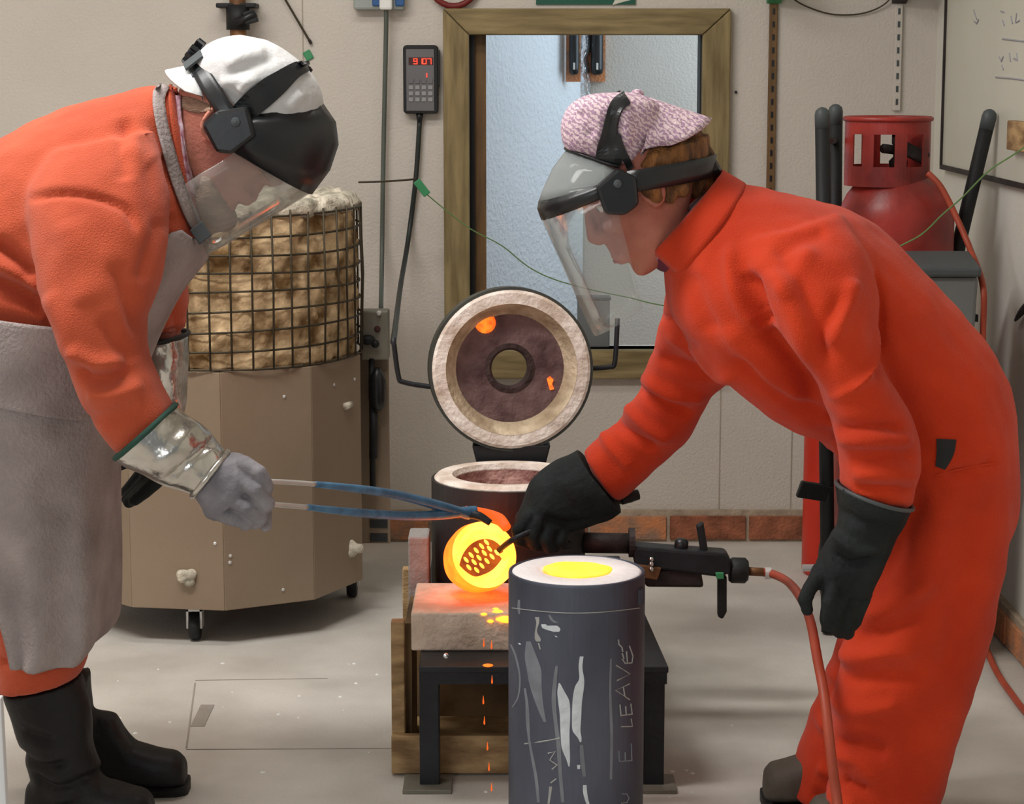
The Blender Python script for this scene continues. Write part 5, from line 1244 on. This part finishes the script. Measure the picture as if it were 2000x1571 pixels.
obj('glove_hem', tube([(A+B)/2+(B-A)/2*math.cos(t)+Vector((0, .081*math.sin(t), 0)) for t in [2*math.pi*i/36 for i in range(36)]], .0035, 8, closed=True), 'greydark', gn, smooth=True)
# far glove gripping the skimmer handle
d0 = DW+.41
g = loft([(1128, 880, 1214, 998, d0, .074), (1090, 898, 1196, 1010, d0, .068), (1058, 918, 1170, 1020, d0, .060), (1034, 948, 1140, 1030, d0-.005, .054), (1018, 985, 1110, 1042, d0-.010, .048), (1008, 1012, 1090, 1052, d0-.012, .042)])
g.join(fingers([[(1030, 1010, d0-.045, 0.0152), (1012, 1034, d0-.055, 0.0136), (1015, 1056, d0-.045, 0.0124), (1032, 1062, d0-.02, 0.0112)],
                [(1052, 1020, d0-.048, 0.0152), (1038, 1046, d0-.056, 0.0136), (1044, 1064, d0-.045, 0.0124), (1058, 1066, d0-.02, 0.0112)],
                [(1078, 1028, d0-.044, 0.0148), (1068, 1052, d0-.052, 0.0132), (1074, 1068, d0-.04, 0.0120), (1086, 1068, d0-.018, 0.0108)],
                [(1102, 1032, d0-.036, 0.0136), (1096, 1054, d0-.042, 0.0120), (1102, 1066, d0-.032, 0.0108), (1110, 1064, d0-.014, 0.0096)],
                [(1036, 990, d0+.035, .0152), (1020, 1012, d0+.04, .0136), (1014, 1034, d0+.038, .0124), (1020, 1050, d0+.025, .0108)]]))
me = fuse(g, .003, 2, .4); folds(me, [([(1060, 1010), (1110, 1025), (1150, 1015)], -.005, .008), ([(1100, 930), (1130, 980), (1150, 1010)], .004, .015)], d0-.05); lumps(me, .004, 24, seed=8)
obj('glove', me, 'glovedark', wo, smooth=True)
# hair
g = G()
for f, s, u, r in ((-.07, 0, .05, .05), (-.085, .03, .02, .036), (-.085, -.03, .02, .036), (-.09, 0, -.005, .038), (-.04, .062, .03, .026), (-.04, -.062, .03, .026), (-.06, .05, -.01, .026), (-.06, -.05, -.01, .026), (-.075, 0, -.04, .03), (-.045, .058, -.03, .018), (-.045, -.058, -.03, .018), (-.02, -.072, .03, .016), (-.02, .072, .03, .016), (-.10, 0, .04, .036), (-.025, -.074, -.012, .012), (-.006, -.081, .002, .019), (-.006, .081, .002, .019), (-.004, -.080, -.018, .013), (.01, -.072, .03, .014), (-.02, -.07, -.03, .012)):
    g.join(sphere(Hw(f, s, u), r, 9))
g.join(loft([(1240, 300, 1384, 262, DW, .072), (1238, 330, 1386, 300, DW, .074), (1250, 350, 1372, 335, DW, .066)], 3))
me = fuse(g, .004, 3); lumps(me, .005, 60, (1, 1, .35)); obj('hair', me, 'hair', wo, smooth=True)
# pink cap
g = loft([(1106, 294, 1284, 276, DW, .084), (1097, 272, 1296, 250, DW, .090), (1096, 240, 1296, 220, DW, .090), (1110, 208, 1282, 198, DW, .082), (1140, 188, 1250, 184, DW, .062), (1170, 182, 1225, 180, DW, .03)], 4, 36, 2.5)
g.join(loft([(1108, 292, 1286, 274, DW, .085), (1140, 305, 1268, 290, DW, .086), (1190, 322, 1246, 308, DW, .080)], 3, 36, 2.5))
me = fuse(g, .004, 3); folds(me, [([(1130, 215), (1150, 240), (1155, 270)], -.004, .008), ([(1180, 300), (1190, 260), (1196, 220)], -.004, .012), ([(1215, 215), (1225, 250), (1222, 290)], .004, .012)], DW-.08)
pc = obj('cap', me, 'pink', wo, smooth=True)
rows = []
for i in range(9):
    t = i/8; row = []
    for j in range(15):
        an = -math.pi/2+math.pi*j/14; c = max(0, math.cos(an))
        A = P(1268, 196, DW)+Vector((0, .082*math.sin(an), 0)); B = P(1388, 236, DW)+Vector((0, .088*math.sin(an), 0))
        low = P(1250, 300, DW)-P(1268, 196, DW)
        q = A+(B-A)*t*c**.6+low*(1-c)*(1-.15*t)
        row.append(q)
    rows.append(row)
obj('cap_peak', sheet(rows, .005), 'pink', pc, smooth=True)
obj('cap_button', sphere(P(1245, 184, DW), .011, 8, (1, 1, .8)), 'pink', pc, smooth=True)
# her face shield
fw = obj('brow_band', sheet([halfcurve((1192, 345), (1052, 392), .104, DW), halfcurve((1190, 356), (1049, 408), .108, DW), halfcurve((1192, 372), (1057, 430), .106, DW)], .004), 'blackplastic', wo, smooth=True)
obj('smoked_dome', sheet([halfcurve((1200, 326), (1106, 292), .082, DW), halfcurve((1198, 330), (1078, 330), .094, DW), halfcurve((1194, 342), (1060, 370), .100, DW), halfcurve((1192, 350), (1051, 395), .104, DW)], .002), 'smoke', fw, smooth=True)
obj('dome_edge', tube(halfcurve((1204, 322), (1104, 290), .082, DW, 19), .0028, 8), 'blackplastic', fw, smooth=True)
obj('clear_shield', sheet([halfcurve((1192, 370), (1057, 428), .105, DW, 25), halfcurve((1208, 430), (1085, 490), .107, DW, 25), halfcurve((1226, 500), (1114, 555), .107, DW, 25), halfcurve((1242, 560), (1142, 618), .104, DW, 25), halfcurve((1248, 590), (1160, 655), .096, DW, 25)], .0016), 'shield2', fw, smooth=True)
for sy in (-1, 1):
    yy = DW+sy*.100
    q = [P(x, y, DW) for x, y in ((1158, 358), (1200, 322), (1236, 340), (1241, 392), (1214, 412), (1176, 410))]
    obj('pivot_block', prism([Vector((p.x, yy-.013, p.z)) for p in q], (0, .026, 0)), 'blackplastic', fw, bevel=.006)
    obj('pivot_screw', lathe([(.007, 0), (.006, .004), (.001, .005)], Vector((P(1200, 352, DW).x, yy+sy*.013, P(1200, 352, DW).z)), (0, sy, 0), 14), 'greydark', fw)
bcw = bvh_of(pc, wbody, *[c for c in wo.children if c.name.startswith('hair')])
hbw = halfcurve((1215, 350), (1393, 322), .102, DW, 25); obj('headband', band(hbw, DW, Vector((.12, 0, .99)), .0185, .004), 'blackplastic', fw, smooth=True)
both([(1190, 318, 24), (1190, 288, 25), (1191, 262, 17), (1196, 232, 15), (1206, 208, 14), (1224, 195, 12)], 'blackplastic', 'crown_strap', fw, bcw, DW, .003, .003, dflt=DW-.06)
both([(1208, 262, 6), (1218, 300, 6), (1232, 330, 7)], 'blackplastic', 'strap_link', fw, bcw, DW, .004, .003, dflt=DW-.06)
kc = P(1384, 326, DW)
obj('ratchet_knob', lathe([(.020, -.006), (.022, 0), (.022, .012), (.016, .016), (.002, .017)], kc, (.85, 0, .5), 14), 'blackplastic', fw)
print('people ok')
